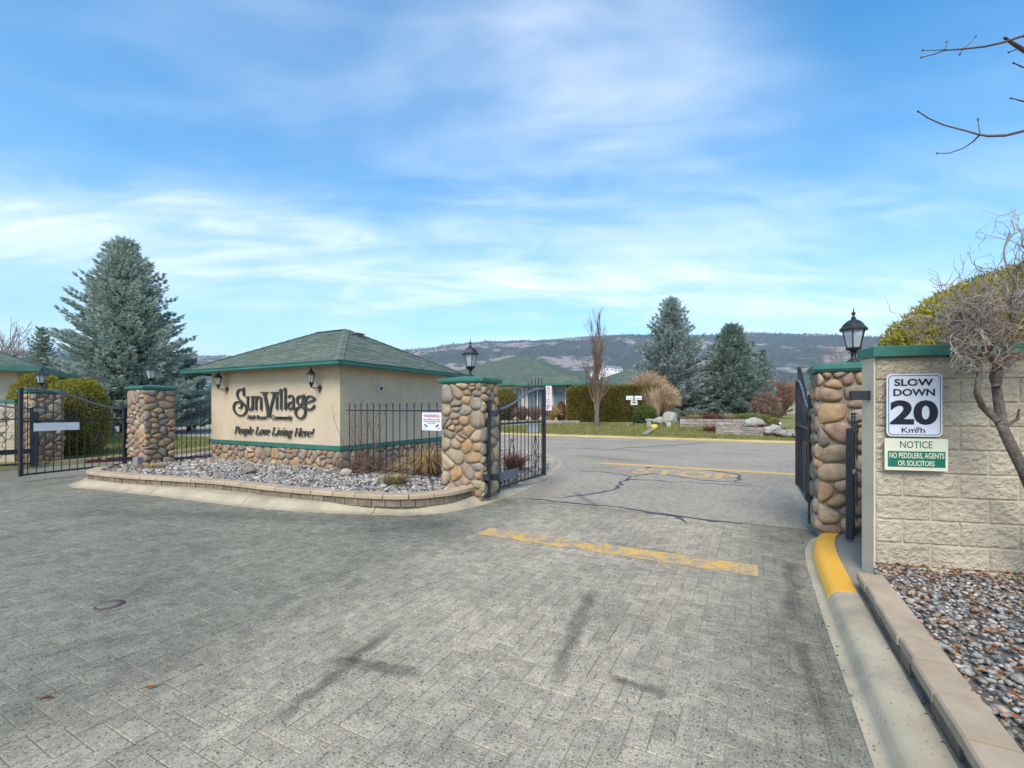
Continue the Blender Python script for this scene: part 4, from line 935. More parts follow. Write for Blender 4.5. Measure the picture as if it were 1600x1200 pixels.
# ------------------------------------------------------------------ iron fences and gates
def picket_mesh(h, r=.009, tip=.11, spear=True):
    m = MB(); m.tube([(0, 0, 0), (0, 0, h)], r, 4)
    if spear: m.lathe([(r*.9, 0), (r*1.7, .018), (r*.9, .03), (r*1.9, .05), (r*1.3, tip*.75), (.001, tip)], 6, (0, 0, h))
    return m.mesh('picket', K['black'])
def fence(name, label, A, B, n, z0, zt, zr, rails2=None):
    A, B = Vector(A), Vector(B); d = B-A; L_ = d.length; t = thing(name, label, 'fence', (A.x, A.y, 0), math.atan2(d.y, d.x)); me = picket_mesh(zt-z0-.11)
    for z in zr: MB().box((0, -.013, z-.013), (L_, .013, z+.013)).build('rail', K['black'], t)
    for i in range(n): link('picket', me, t, (L_*(i+.5)/n, 0, z0))
    return t
fR = fence('iron_fence', 'black spear-top fence in front of the gatehouse side, bearing the WARNING sign', (-3.58, 9.85, 0), (-1.12, 8.12, 0), 15, .13, 1.66, (.30, 1.50))
fL = fence('iron_fence', 'short black picket fence between the left pillar and gatehouse', tuple(Vector((WM[pLl] @ Vector((.02, .30, 0))).to_tuple())), tuple(GC+EX*(-GW-.02)+EY*.12), 12, .13, 1.68, (.28, 1.46))
def leaf(name, label, hinge, free, zb, parts=(), plate=None, low=True, zh=1.55, zf=1.97, n=12, flip=1):
    """gate leaf from hinge post to free post with an arched top"""
    A, B = Vector(hinge), Vector(free); d = B-A; L_ = d.length; t = thing(name, label, 'gate', (A.x, A.y, 0), math.atan2(d.y, d.x))
    MB().box((-.035, -.035, zb-.04), (.035, .035, zh)).build('hinge_post', K['black'], t); MB().box((L_-.03, -.03, zb), (L_+.03, .03, zf)).build('free_post', K['black'], t)
    for z in (zb+.03, 1.27): MB().box((.03, -.018, z-.018), (L_-.03, .018, z+.018)).build('rail', K['black'], t)
    top = lambda x: zh-.02+(zf-zh)*(.5-.5*math.cos(math.pi*min(1, (x/L_)*1.12)))
    MB().tube([(x, 0, top(x)) for x in [L_*i/16 for i in range(17)]], .024, 6).build('arch_rail', K['iron_lit'], t, True)
    for i in range(n):
        x = L_*(i+.75)/(n+.5); over = .05+.16*min(1, x/L_*1.3)
        link('picket', picket_mesh(top(x)+over-zb-.07, .0085, .10), t, (x, 0, zb))
    for k, x in enumerate((L_*.27, L_*.77)):                  # scrolled ornaments, lower half
        m = MB(); zc_ = zb+.52
        for s in (-1, 1):
            m.tube([(x+s*.012, -.012, zc_-.32), (x+s*.09, -.012, zc_-.12), (x+s*.03, -.012, zc_+.0), (x+s*.10, -.012, zc_+.10), (x+s*.02, -.012, zc_+.30)], .008, 5)
            m.tube([(x+s*(.05+.035*math.cos(a)), -.012, zc_+.30+.035*math.sin(a)) for a in [i*.7 for i in range(8)]], .007, 5)
        m.build('scroll_ornament', K['black'], t, True)
    for k in range(4):                                        # scrolls over the middle rail
        x = L_*(.2+.19*k); m = MB()
        for s in (-1, 1): m.tube([(x+s*.0, -.012, 1.29), (x+s*.07, -.012, 1.34), (x+s*.09, -.012, 1.42), (x+s*.05, -.012, 1.47), (x+s*.02, -.012, 1.43)], .007, 5)
        m.build('scroll_ornament', K['black'], t, True)
    for z in (zb+.22, 1.42): MB().box((-.11, -.02, z-.035), (-.03, .02, z+.035)).build('hinge', K['black'], t)
    if low: MB().box((.05, -.03, zb+.14), (.75, -.018, zb+.30)).build('bracket_plate', K['iron_lit'], t)
    if plate:
        x0_, x1_, z0_, z1_, yy, mt = plate; MB().box((x0_, yy, z0_), (x1_, yy+.006, z1_)).build('number_plate', mt, t)
    return t, L_
# hinge posts stand on the pillars' gate sides
hC = Vector((-.26, 7.92, 0)); fC = Vector((.68, 9.62, 0))
gC, LC = leaf('gate_leaf', 'open black iron gate leaf with arched top, bearing the red STOP plate', hC, fC, .13, plate=(1.22, 1.72, 1.06, 1.22, .02, K['white']), n=12)
hR = Vector((3.93, 5.98, 0)); fRr = Vector((4.86, 7.75, 0))
gR, LR = leaf('gate_leaf', 'open black iron gate leaf seen nearly edge-on by the right pillar', hR, fRr, .24, plate=(1.1, 1.6, 1.06, 1.22, -.03, K['grey']), zf=2.02, n=12)
hL = Vector((-9.62, 11.3, 0)); fLl = Vector((-10.2, 9.45, 0))
gL, LL = leaf('gate_leaf', 'black iron gate leaf with long white plate, left of the island', hL, fLl, .13, plate=(.95, 1.75, 1.06, 1.23, .03, K['white']), low=False, n=13)
hFL = Vector((-12.4, 11.75, 0)); fFL = Vector((-13.6, 10.1, 0))
gFL, LFL = leaf('gate_leaf', 'black iron gate leaf cut off by the left picture edge', hFL, fFL, .10, low=False, n=12)
MB().box((.0, -.06, .38), (2.0, .02, .50)).build('operator_arm', K['black'], gFL); MB().box((-.12, -.08, .05), (.02, .06, 1.45)).build('hinge_column', K['black'], gFL)
# gate posts fixed to pillars
MB().box((.01, .10, .08), (.075, .175, 1.68), .004).build('gate_post', K['black'], pC)
for z in (.42, 1.46): MB().box((.076, .12, z-.05), (.22, .165, z+.05)).build('hinge_arm', K['black'], pC)
MB().box((.03, -.02, .38), (.16, .10, .46)).build('latch_box', K['black'], pC)
MB().box((-PRX-.075, .42, .10), (-PRX-.012, .49, 1.72), .004).build('gate_post', K['black'], pR)
for z in (.42, 1.42): MB().box((-PRX-.10, .492, z-.05), (-PRX-.02, .66, z+.05)).build('hinge_arm', K['black'], pR)
# the gate operator arm in front of the left pillar
oa = thing('gate_operator', 'maroon and black gate operator arm at the foot of the left pillar', 'gate opener', tuple(gp(208, 723, .2)), 0)
P0, P1 = dp(212, 718, 10.45)-Vector(oa.location), dp(137, 722, 9.75)-Vector(oa.location)
MB().tube([P0, P0.lerp(P1, .99)], .038, 4).build('arm', K['maroon'], oa); MB().tube([P0+Vector((0, -.01, .042)), P0.lerp(P1, .6)+Vector((0, -.01, .042))], .03, 4).build('cover', K['black'], oa)
MB().box((P0.x-.05, P0.y-.07, P0.z-.25), (P0.x+.10, P0.y+.09, P0.z+.05), .01).build('motor_box', K['grey'], oa)
MB().box((P1.x-.03, P1.y-.02, P1.z-.03), (P1.x+.02, P1.y+.30, P1.z+.03)).build('end_bracket', K['black'], oa)
# STOP plate on the free post
pt = WM[gC] @ Vector((LC+.035, -.02, 1.50)); stp = thing('stop_plate', 'narrow white plate with vertical red STOP letters on the gate end', 'sign', tuple(pt), -.06)
MB().box((0, 0, 0), (.125, .005, .52)).build('sign_plate', K['white'], stp)
for i, ch_ in enumerate('STOP'): text_part('lettering', ch_, stp, .028, .402-.127*i, .070, .098, K['red'], -.003, offset=.006)
# WARNING sign on the fence
d = (Vector((-1.12, 8.12, 0))-Vector((-3.58, 9.85, 0))); dl = d.length; wa = math.atan2(d.y, d.x)
wp = WM[fR] @ Vector((dl-.66, -.03, 1.14)); ws = thing('warning_sign', 'white WARNING surveillance sign with red heading hung on the fence', 'sign', tuple(wp), wa)
W_, H_ = .50, .33
MB().box((0, 0, 0), (W_, .004, H_)).build('sign_plate', K['white'], ws)
text_part('lettering', 'WARNING:', ws, W_*.08, H_*.72, W_*.84, H_*.17, K['red'], -.002, offset=.02)
text_part('lettering', 'THIS COMMUNITY IS UNDER', ws, W_*.08, H_*.58, W_*.84, H_*.065, K['ink'], -.002, offset=.01)
text_part('lettering', 'CAMERA SURVEILLANCE', ws, W_*.08, H_*.47, W_*.84, H_*.075, K['ink'], -.002, offset=.01)
text_part('lettering', 'MONITORING', ws, W_*.3, H_*.37, W_*.4, H_*.065, K['ink'], -.002, offset=.01)
for s in (0, 1):
    X = lambda a: W_*(a if not s else 1-a)
    m = MB().poly([(X(.12), -.0025, H_*.30), (X(.16), -.0025, H_*.36), (X(.30), -.0025, H_*.22), (X(.26), -.0025, H_*.16), (X(.08), -.0025, H_*.10), (X(.20), -.0025, H_*.10), (X(.20), -.0025, H_*.13), (X(.08), -.0025, H_*.13)], [(0, 1, 2, 3), (4, 5, 6, 7)]); m.build('camera_pictogram', K['ink'], ws)
# pedestrian gate by the block wall
ga = Vector((3.66, 4.93, 0)); pg = thing('pedestrian_gate', 'narrow black pedestrian gate between the right pillar and block wall', 'gate', tuple(ga), math.atan2(.65, .76))
MB().box((-.03, -.03, .13), (.03, .03, 1.33)).build('latch_post', K['black'], pg); MB().box((.87, -.03, .13), (.93, .03, 1.33)).build('hinge_post', K['black'], pg)
for z in (.20, 1.31): MB().box((.032, -.016, z-.016), (.868, .016, z+.016)).build('rail', K['black'], pg)
me = picket_mesh(1.30, .008, .07)
for i in range(8): link('picket', me, pg, (.09+i*.10, 0, .14))
MB().tube([(0, -.035, .86), (0, -.09, .86), (-.09, -.10, .86)], .010, 6).tube([(0, -.03, .86), (0, -.05, .86)], .035, 8).build('lever_handle', K['grey'], pg, True)

# ------------------------------------------------------------------ small things on the paving
mh = gp(171, 946); cov = thing('valve_cover', 'small round rusty valve cover set in the pavers', 'cover', tuple(mh))
MB().lathe([(.095, -.004), (.095, .004), (.083, .006)], 28).build('rim', pmat('rust_iron', [(.07,.045,.035), (.12,.08,.06)], 20, 5, .8, .4, 90), cov, True)
MB().lathe([(.076, .0065), (.076, .008), (.04, .009), (.005, .0095)], 24).build('lid', pmat('worn_iron_lid', [(.13,.115,.095), (.22,.20,.17)], 30, 6, .9, .6, 120), cov, True)
for lbl, px, py in (('orange fallen leaf on the pavers near the bottom left corner', 72, 1094), ('orange fallen leaf on the pavers, the one nearer the middle', 234, 1076)):
    c = gp(px, py, .006); m = MB(); n = 7
    for i in range(n+1):
        a = i/n; w = .010*math.sin(math.pi*min(a*1.05, 1))+.001; z = .006+.01*math.sin(a*3); m.v += [(c.x+(a-.5)*.05, c.y-w+(a-.5)*.02, c.z+z+.006), (c.x+(a-.5)*.05, c.y+(a-.5)*.02, c.z+z*.5), (c.x+(a-.5)*.05, c.y+w+(a-.5)*.02, c.z+z+.004)]
    for i in range(n): m.f += [(3*i, 3*i+1, 3*i+4, 3*i+3), (3*i+1, 3*i+2, 3*i+5, 3*i+4)]
    tag(m.build('fallen_leaf', K['deadleaf']), lbl, 'leaf')
def boulder(name, label, cat, loc, size, mat, seed, group=None, flat=1.):
    V, Fc = ICO3; r = np.random.default_rng(seed); o = r.uniform(0, 50, 3); out = []
    pl = r.normal(size=(7, 3)); pl /= np.linalg.norm(pl, axis=1, keepdims=True)
    for v in V:
        d = 1+.25*mnoise.fractal(Vector(v*1.3+o), 1, 2, 4)
        p = v*d
        for q in pl:
            e = p@q-.78
            if e > 0: p = p-q*e*.8
        out.append(p*np.array(size)*.5)
    m = MB().arr(np.array(out), Fc); ob = m.build(name, mat, smooth=False, loc=loc)
    if label: tag(ob, label, cat, group)
    return ob
boulder('landscape_block', 'squat grey stone block against the middle of the gatehouse plinth', 'stone', tuple(gp(391, 737, .26)+Vector((0, 0, .02))), (.30, .2, .18), K['slab'], 41)
boulder('landscape_block', 'grey stone block by the gatehouse corner, next to the twiggy shrub', 'stone', tuple(gp(541, 741, .26)+Vector((0, 0, .02))), (.26, .2, .16), K['slab'], 42)
r = np.random.default_rng(9)
# plants in the island bed
grass_clump('grass_tuft', 'short yellow-green grass tuft in the gravel before the fence', 'grass', tuple(gp(617, 757, .2)), 420, .22, .34, K['tuft'], 51, .45, .010, base=.16)
grass_clump('grass_tuft', 'small dry grass tuft at the foot of the left pillar', 'grass', tuple(gp(232, 732, .2)), 220, .14, .38, K['straw'], 52, .5, .010, base=.2)
grass_clump('ornamental_grass', 'arching golden dry grass behind the WARNING fence', 'grass', (-1.75, 9.45, .14), 900, .72, 1.0, K['straw'], 53, .85, .012, base=.22)
grass_clump('ornamental_grass', 'low rusty dry grass seen through the gate bearing STOP', 'grass', (.05, 10.2, .14), 480, .50, .62, K['rust'], 54, .5, .012, base=.15)
def twig_shrub(name, label, loc, n, h, spread, mat, seed, curl=.5, r0=.006, cat='shrub'):
    r = np.random.default_rng(seed); paths = []
    for i in range(n):
        a = r.uniform(0, 6.28); d = Vector((math.cos(a)*r.uniform(.1, 1)*spread, math.sin(a)*r.uniform(.1, 1)*spread, 1)).normalized(); p = Vector(loc)+Vector((r.normal(0, .24), r.normal(0, .16), 0)); pts = [p.copy()]; st = h/7*r.uniform(.6, 1.15)
        for k in range(7):
            d = (d+Vector(r.normal(0, curl*.55, 3))-Vector((0, 0, .12*k*curl))).normalized(); p = p+d*st
            if p.z < loc[2]+.03: p.z = loc[2]+.03
            pts.append(p.copy())
        paths.append((pts, [r0*(1-.1*k) for k in range(8)]))
    return tag(tubes(paths, name, mat, n=3), label, cat)
twig_shrub('twiggy_shrub', 'tangled brown leafless shrub at the gatehouse corner', (-3.02, 9.62, .15), 560, .66, 1.5, K['browntwig'], 61, .75, .008)
twig_shrub('twiggy_shrub', 'low brown leafless shrub behind the middle of the fence', (-2.45, 9.5, .15), 160, .34, 1.2, K['browntwig'], 62, .75, .005)
vine = []; r = np.random.default_rng(66)
for i in range(16):
    p = Vector((-3.30+r.uniform(.0, .6), 9.62-r.uniform(-.02, .36), .15)); d = Vector((r.normal(0, .1), r.normal(0, .05), 1)); pts = [p.copy()]
    for k in range(11):
        d = (d+Vector((r.normal(0, .22), r.normal(0, .08), .25 if k < 7 else -.05))).normalized(); p = p+d*.145; pts.append(p.copy())
    vine.append((pts, [.006-.0003*k for k in range(12)]))
    for k in range(3, 12, 2):
        e = Vector(r.normal(0, 1, 3)).normalized(); vine.append(([pts[k], pts[k]+e*.10+Vector((0, 0, .03)), pts[k]+e*.19], [.004, .003, .002]))
tag(tubes(vine, 'climbing_vine', K['browntwig'], n=3), 'bare brown vine climbing the left end of the WARNING fence', 'vine')

# ------------------------------------------------------------------ houses
def uv_roof(m, mat, parent, name='roof'):
    o = m.build(name, mat, parent); me = o.data; uvl = me.uv_layers.new(name='UVMap')
    for pl in me.polygons:
        n = pl.normal; h = Vector((-n.y, n.x, 0)); h = h.normalized() if h.length > 1e-4 else Vector((1, 0, 0)); s = n.cross(h)
        for li in pl.loop_indices: v = me.vertices[me.loops[li].vertex_index].co; uvl.data[li].uv = (v.dot(h), v.dot(s))
    return o
def hip_house(name, label, loc, rz, w, d, z0, ze, zp, oh, wallmat, group=None):
    t = thing(name, label, 'house', loc, rz, group)
    MB().box((0, 0, z0-.6), (w, d, ze-.02)).build('wall', wallmat, t)
    x0, x1, y0, y1 = -oh, w+oh, -oh, d+oh; hl = min(y1-y0, x1-x0)/2; cy_ = (y0+y1)/2; a, b = (x0+hl, x1-hl) if x1-x0 > y1-y0 else ((x0+x1)/2,)*2
    rf = uv_roof(MB().poly([(x0, y0, ze), (x1, y0, ze), (x1, y1, ze), (x0, y1, ze), (a, cy_, zp), (b+.01, cy_, zp)], [(0, 1, 5, 4), (1, 2, 5), (2, 3, 4, 5), (3, 0, 4)]), K['roof_far'], t)
    MB().poly([(x0, y0, ze-.01), (x1, y0, ze-.01), (x1, y1, ze-.01), (x0, y1, ze-.01)], [(3, 2, 1, 0)]).build('soffit', K['soffit'], t)
    m = MB(); g = .12
    for a_, b_ in (((x0-g, y0-g), (x1+g, y0)), ((x0-g, y1), (x1+g, y1+g)), ((x0-g, y0), (x0, y1)), ((x1, y0), (x1+g, y1))): m.box((a_[0], a_[1], ze-.17), (b_[0], b_[1], ze+.015))
    m.build('gutter', K['green'], t)
    return t, rf
def window(parent, x0, x1, z0, z1, y, bars=1, blind=True, side=False):
    f = .07; P = (lambda a, b, c: (b, a, c)) if side else (lambda a, b, c: (a, b, c))
    def bx(a, b): return MB().box(tuple(min(p, q) for p, q in zip(P(*a), P(*b))), tuple(max(p, q) for p, q in zip(P(*a), P(*b))))
    s = -1 if not side else 1
    w = bx((x0, y, z0), (x1, y+s*.01, z1)).build('window', K['blind'] if blind else K['dark'], parent)
    for a, b in (((x0-f, y, z0-f), (x1+f, y+s*.06, z0)), ((x0-f, y, z1), (x1+f, y+s*.06, z1+f)), ((x0-f, y, z0), (x0, y+s*.06, z1)), ((x1, y, z0), (x1+f, y+s*.06, z1))): bx(a, b).build('frame', K['frame'], w)
    for i in range(bars): xm = x0+(x1-x0)*(i+1)/(bars+1); bx((xm-.03, y+s*.011, z0), (xm+.03, y+s*.055, z1)).build('mullion', K['frame'], w)
    bx((x0, y+s*.025, z0), (x1, y+s*.03, z1)).build('pane', K['winglass'], w)
# house across the road behind the centre gate (its near corner stands at x=878 in the photograph)
hz = .62
HC = dp(893, 655, 34.5); HC.z = 0
h1, rf1 = hip_house('bungalow', 'cream bungalow with green hip roof and bay windows across the road', tuple(HC-EX*16), TH, 16, 14.0, hz, 3.55, 6.55, .7, K['wallpale'])
window(h1, 10.0, 11.8, 1.35, 3.15, -.0, 2); window(h1, 12.4, 14.0, 1.0, 3.25, -.0, 1); window(h1, 14.55, 15.5, 1.0, 3.25, -.0, 0); window(h1, 6.2, 8.2, 1.3, 3.15, -.0, 1)
for x in (14.25, 15.85): MB().box((x-.08, -.62, .5), (x+.08, -.46, 3.40)).build('porch_post', K['green'], h1)
m = MB().poly([(11.8, -.95, 3.42), (17.4, -.95, 3.42), (17.4, .2, 3.42), (11.8, .2, 3.42), (12.7, -.5, 3.95), (16.6, -.5, 3.95), (12.7, .6, 3.95), (16.6, .6, 3.95)], [(0, 1, 5, 4), (1, 2, 7, 5), (3, 0, 4, 6), (4, 5, 7, 6)])
uv_roof(m, K['roof_far'], h1, 'porch_roof'); MB().box((11.75, -1.01, 3.27), (17.45, -.90, 3.43)).build('porch_gutter', K['green'], h1)
h2, rf2 = hip_house('bungalow', 'more distant bungalow, green roof showing above the clipped hedge', tuple(dp(905, 650, 50).xy.to_3d()), TH, 8.5, 12, .7, 3.7, 6.2, .7, K['wallpale'])
for px in (925, 978):
    p = dp(px, 604, 52); q = WM[h2].inverted() @ p; MB().lathe([(.10, -.9), (.10, .75), (.15, .8), (.15, .95)], 8, tuple(q)).build('vent_pipe', K['frame'], h2)
# house at the far left
HL = dp(26, 640, 15.5); HL.z = 0
h3, rf3 = hip_house('bungalow', 'beige bungalow with green roof at the far left edge', (HL.x-11*math.cos(.62), HL.y-11*math.sin(.62), 0), .62, 11, 6.2, .1, 2.95, 4.6, .62, K['wallpale'])
window(h3, 6.2, 10.3, 1.0, 2.35, -.0, 2, False)
# pale house far behind the left lawn
h4, rf4 = hip_house('bungalow', 'pale house beyond the lawn glimpsed beneath the big spruce', tuple(dp(128, 640, 62).xy.to_3d()), 0, 9, 8, .8, 3.4, 5.0, .5, pmat('white_siding', [(.6,.6,.57), (.68,.67,.64)], 1))
h5, rf5 = hip_house('bungalow', 'distant green roofed house behind the right gate and pillar', tuple(dp(1262, 640, 60).xy.to_3d()), .2, 9, 8, .8, 4.2, 6.2, .6, K['wallpale'])

# ------------------------------------------------------------------ left side: lawn, kerb, wall, hedges
lawn = [(-12.3,12.9), (-11.75,14.4), (-11.35,16.2), (-11.3,18.2), (-12.2,20.5), (-15,22.5), (-40,36), (-70,30), (-40,6), (-13.5,10.9), (-12.7,11.8)]
MB().prism(lawn, -.05, .11).build('lawn', K['grass'], kind='structure')
lk = resample([(-12.9,11.3), (-12.45,12.2), (-12.1,13.2), (-11.6,14.6), (-11.2,16.2), (-11.15,18.2), (-12.05,20.6), (-15,22.7)], .3)[::-1]
lkerb = sweep(lk, [(0, -.05), (0, .10), (.03, .125), (.17, .125), (.17, -.05)], 'lawn_kerb', K['yellow_far'], None); lkerb['kind'] = 'structure'
fk = sweep([G(u_, 23.38) for u_ in range(-45, 46, 3)], [(0, -.05), (0, .06), (.03, .09), (.16, .09), (.16, -.05)], 'far_kerb', K['yellow_far'], None); fk['kind'] = 'structure'
lw = thing('boundary_wall', 'cream block wall behind the bare shrub at the far left', 'wall', (-16.5, 11.95, 0), math.radians(4))
for i in range(8):
    for j in range(8):
        x = i*.4+(.2 if j % 2 else 0); MB().box((x+.003, 0, .1+j*.2), (min(x+.4, 3.2)-.003, .19, .1+j*.2+.194), .0).build('block', K['block'], lw)
MB().box((-.02, -.04, 1.70), (3.24, .23, 1.78)).build('coping', K['green'], lw)
def foliage_shell(name, label, cat, center, size, mat, core, n, ln, wd, seed, power=2.6, group=None, boxy=False, base=None, out=.55, kindname='foliage'):
    """clipped shrub: a dark core under thousands of small sprays on a superellipsoid skin"""
    r = np.random.default_rng(seed); c = np.array(center); s = np.array(size)/2
    D = r.normal(size=(n, 3)); D /= np.linalg.norm(D, axis=1, keepdims=True)
    rad = (np.abs(D)**power).sum(1)**(-1/power); P = D*rad[:, None]
    k = P[:, 2] > -.98; P, D = P[k], D[k]; n = len(P)
    Nn = np.sign(P)*np.abs(P)**(power-1)/s; Nn /= np.linalg.norm(Nn, axis=1, keepdims=True)
    bumps = np.array([mnoise.noise(Vector((p*s*2.2+c).tolist())) for p in P])
    Q = c+P*s*(1+.035*bumps[:, None])*r.uniform(.90, 1.0, (n, 1))
    dirs = Nn*out+r.normal(0, .45, (n, 3))+np.array([0, 0, .35])
    V, Fc = leaf_tris(Q, dirs, ln*r.uniform(.6, 1.3, n), wd*r.uniform(.7, 1.3, n), r)
    t = thing(name, label, cat, (center[0], center[1], center[2]-s[2]), 0, group)
    off = np.array([center[0], center[1], center[2]-s[2]])
    MB().arr(V-off, Fc).build(kindname, mat, t)
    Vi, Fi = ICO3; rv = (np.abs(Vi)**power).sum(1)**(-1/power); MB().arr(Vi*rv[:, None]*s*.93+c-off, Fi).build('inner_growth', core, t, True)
    return t
foliage_shell('clipped_cedar', 'rounded golden cedar shrub beside the far left pillar', 'shrub', tuple(dp(121, 660, 13.9).xy)+(1.22,), (1.45, 1.3, 2.4), K['cedar'], K['cedarcore'], 24000, .08, .028, 71, 2.6)
foliage_shell('clipped_cedar', 'golden cedar shrub behind the leftmost lantern', 'shrub', tuple(dp(62, 660, 14.1).xy)+(1.30,), (1.5, 1.2, 2.6), K['cedar'], K['cedarcore'], 15000, .08, .028, 72, 2.4)
# golden mound behind the right wall
foliage_shell('cedar_mound', 'big golden cedar mound rising behind the block wall', 'shrub', (8.05, 6.2, 1.45), (6.0, 3.0, 4.3), K['cedar'], K['cedarcore'], 90000, .075, .026, 73, 2.3)
# long hedge across the road
hA, hB = dp(888, 655, 31.5), dp(1034, 655, 30.5); mid = (hA+hB)/2; Lh = (hB-hA).length
t = thing('clipped_hedge', 'long flat-topped clipped hedge across the road', 'hedge', (mid.x, mid.y, .5), math.atan2(hB.y-hA.y, hB.x-hA.x))
r = np.random.default_rng(74); n = 26000; hx, hy, hzz = Lh/2, .75, 2.42
q = r.uniform(0, 1, n); X = r.uniform(-hx, hx, n); Y = np.where(q < .55, -hy, np.where(q < .9, r.uniform(-hy, hy, n), hy)); Z = np.where((q >= .55) & (q < .9), hzz, r.uniform(0, hzz, n))
endm = r.uniform(0, 1, n) < .1; X = np.where(endm, np.where(r.uniform(0, 1, n) < .5, -hx, hx), X); Y = np.where(endm, r.uniform(-hy, hy, n), Y); Z = np.where(endm, r.uniform(0, hzz, n), Z)
edge = np.clip((np.abs(X)-hx+.5)/.5, 0, 1); Z = np.where(Z > hzz-.3, Z-edge**2*.25, Z)
P = np.column_stack([X, Y, Z])+r.normal(0, .045, (n, 3)); Nn = np.column_stack([np.where(np.abs(X) > hx-.01, np.sign(X), 0), np.where(np.abs(Y) > hy-.01, np.sign(Y), 0), np.where(Z > hzz-.05, 1, 0)])
V, Fc = leaf_tris(P, Nn*.5+r.normal(0, .4, (n, 3))+np.array([0, 0, .6]), .17*r.uniform(.6, 1.3, n), .06, r)
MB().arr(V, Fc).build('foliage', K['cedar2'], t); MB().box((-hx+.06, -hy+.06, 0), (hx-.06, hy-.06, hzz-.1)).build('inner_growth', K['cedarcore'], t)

# ------------------------------------------------------------------ spruces
def spruce(name, label, loc, h, rad, mat, seed, dens=1., group=None, low=.06):
    r = np.random.default_rng(seed); t = thing(name, label, 'tree', loc, 0, group)
    MB().tube([(0, 0, -.2), (0, 0, h*.5), (0, 0, h*.97)], [rad*.07, rad*.04, .015], 7).build('trunk', K['darkbark'], t, True)
    Cs, Ds, Ls, limbs = [], [], [], []
    z = h*low; lev = 0
    while z < h*.985:
        f = z/h; prof = rad*(1-f)**.77*(1.0 if f > .1 else .88+f*1.2); nb = max(4, int((9+14*(1-f))*dens))
        ph = r.uniform(0, 6.28)
        for b in range(nb):
            a = ph+6.283*b/nb+r.normal(0, .13); L_ = max(.25, prof*r.uniform(.62, 1.22)); sl = (-.22+.60*f)+r.normal(0, .07)
            ca, sa = math.cos(a), math.sin(a); k = max(4, int(L_/.20)); s = np.linspace(.12, 1, k)
            zz = z+L_*(sl*s+.26*s*s); px, py = ca*L_*s, sa*L_*s
            limbs.append(([Vector((0, 0, z)), Vector((px[k//2], py[k//2], zz[k//2])), Vector((px[-1], py[-1], zz[-1]))], [.02+.012*L_, .014, .006]))
            for i in range(k):
                if s[i] < .25 and f < .75: continue
                m_ = max(3, int(7*dens+.5)); wdt = L_*.30*(1-s[i])+.08
                for side in range(m_+3):
                    o = r.uniform(-1, 1)*wdt; Cs.append((px[i]-sa*o, py[i]+ca*o, zz[i]+r.normal(0, .05)-.10*abs(o)))
                    sd = np.sign(o)*r.uniform(.3, .9); Ds.append((ca*.8-sa*sd+r.normal(0, .25), sa*.8+ca*sd+r.normal(0, .25), .12+.45*f+r.normal(0, .22))); Ls.append(r.uniform(.17, .34)*(.75+.25*min(1, L_)))
            Cs.append((px[-1], py[-1], zz[-1])); Ds.append((ca, sa, .35+.7*f)); Ls.append(.40)
        z += h*(.024+.020*(1-f))*r.uniform(.8, 1.2)/max(dens, .7)
    for q in range(14): Cs.append((r.normal(0, .04), r.normal(0, .04), h*(.94+.004*q))); Ds.append((r.normal(0, .35), r.normal(0, .35), 1)); Ls.append(.35)
    Cs, Ds, Ls = np.array(Cs), np.array(Ds), np.array(Ls)
    V, Fc = leaf_tris(Cs, Ds, Ls, Ls*.26, r); V2, F2 = leaf_tris(Cs, Ds+r.normal(0, .12, Ds.shape), Ls*.9, Ls*.26, r)
    m = MB().arr(V, Fc); m.arr(V2, F2); m.build('crown', mat, t)
    tubes(limbs, 'limbs', K['darkbark'], t, n=3)
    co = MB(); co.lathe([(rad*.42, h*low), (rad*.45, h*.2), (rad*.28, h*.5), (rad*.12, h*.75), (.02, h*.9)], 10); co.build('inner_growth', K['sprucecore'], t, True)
    return t
gS = 'blue spruces around the entrance'
spruce('spruce_tree', 'large blue spruce towering behind the pillar left of the gatehouse', tuple(dp(196, 640, 27).xy)+(.15,), 11.3, 4.15, K['spruce'], 81, 1.25, gS)
spruce('spruce_tree', 'taller grey-blue spruce of the pair right of the hedge', tuple(dp(1049, 640, 35).xy)+(.6,), 9.4, 3.45, K['spruce2'], 82, 1.05, gS)
spruce('spruce_tree', 'shorter dark blue-green spruce, right of the pair beyond the road', tuple(dp(1143, 640, 33.5).xy)+(.6,), 7.05, 2.85, K['spruce_dark'], 83, 1.05, gS)
spruce('spruce_tree', 'small spruce showing over the far left house roof', tuple(dp(66, 640, 42).xy)+(.3,), 8.6, 2.5, K['spruce_dark'], 84, .7, gS)
spruce('spruce_tree', 'young spruce behind the shorter dark spruce', tuple(dp(1190, 640, 40).xy)+(.6,), 6.0, 2.0, K['spruce2'], 85, .7, gS)
spruce('spruce_tree', 'young green conifer between the big spruce and the gatehouse', tuple(dp(296, 640, 31).xy)+(.2,), 4.6, 1.9, K['spruce_dark'], 86, .7, gS)

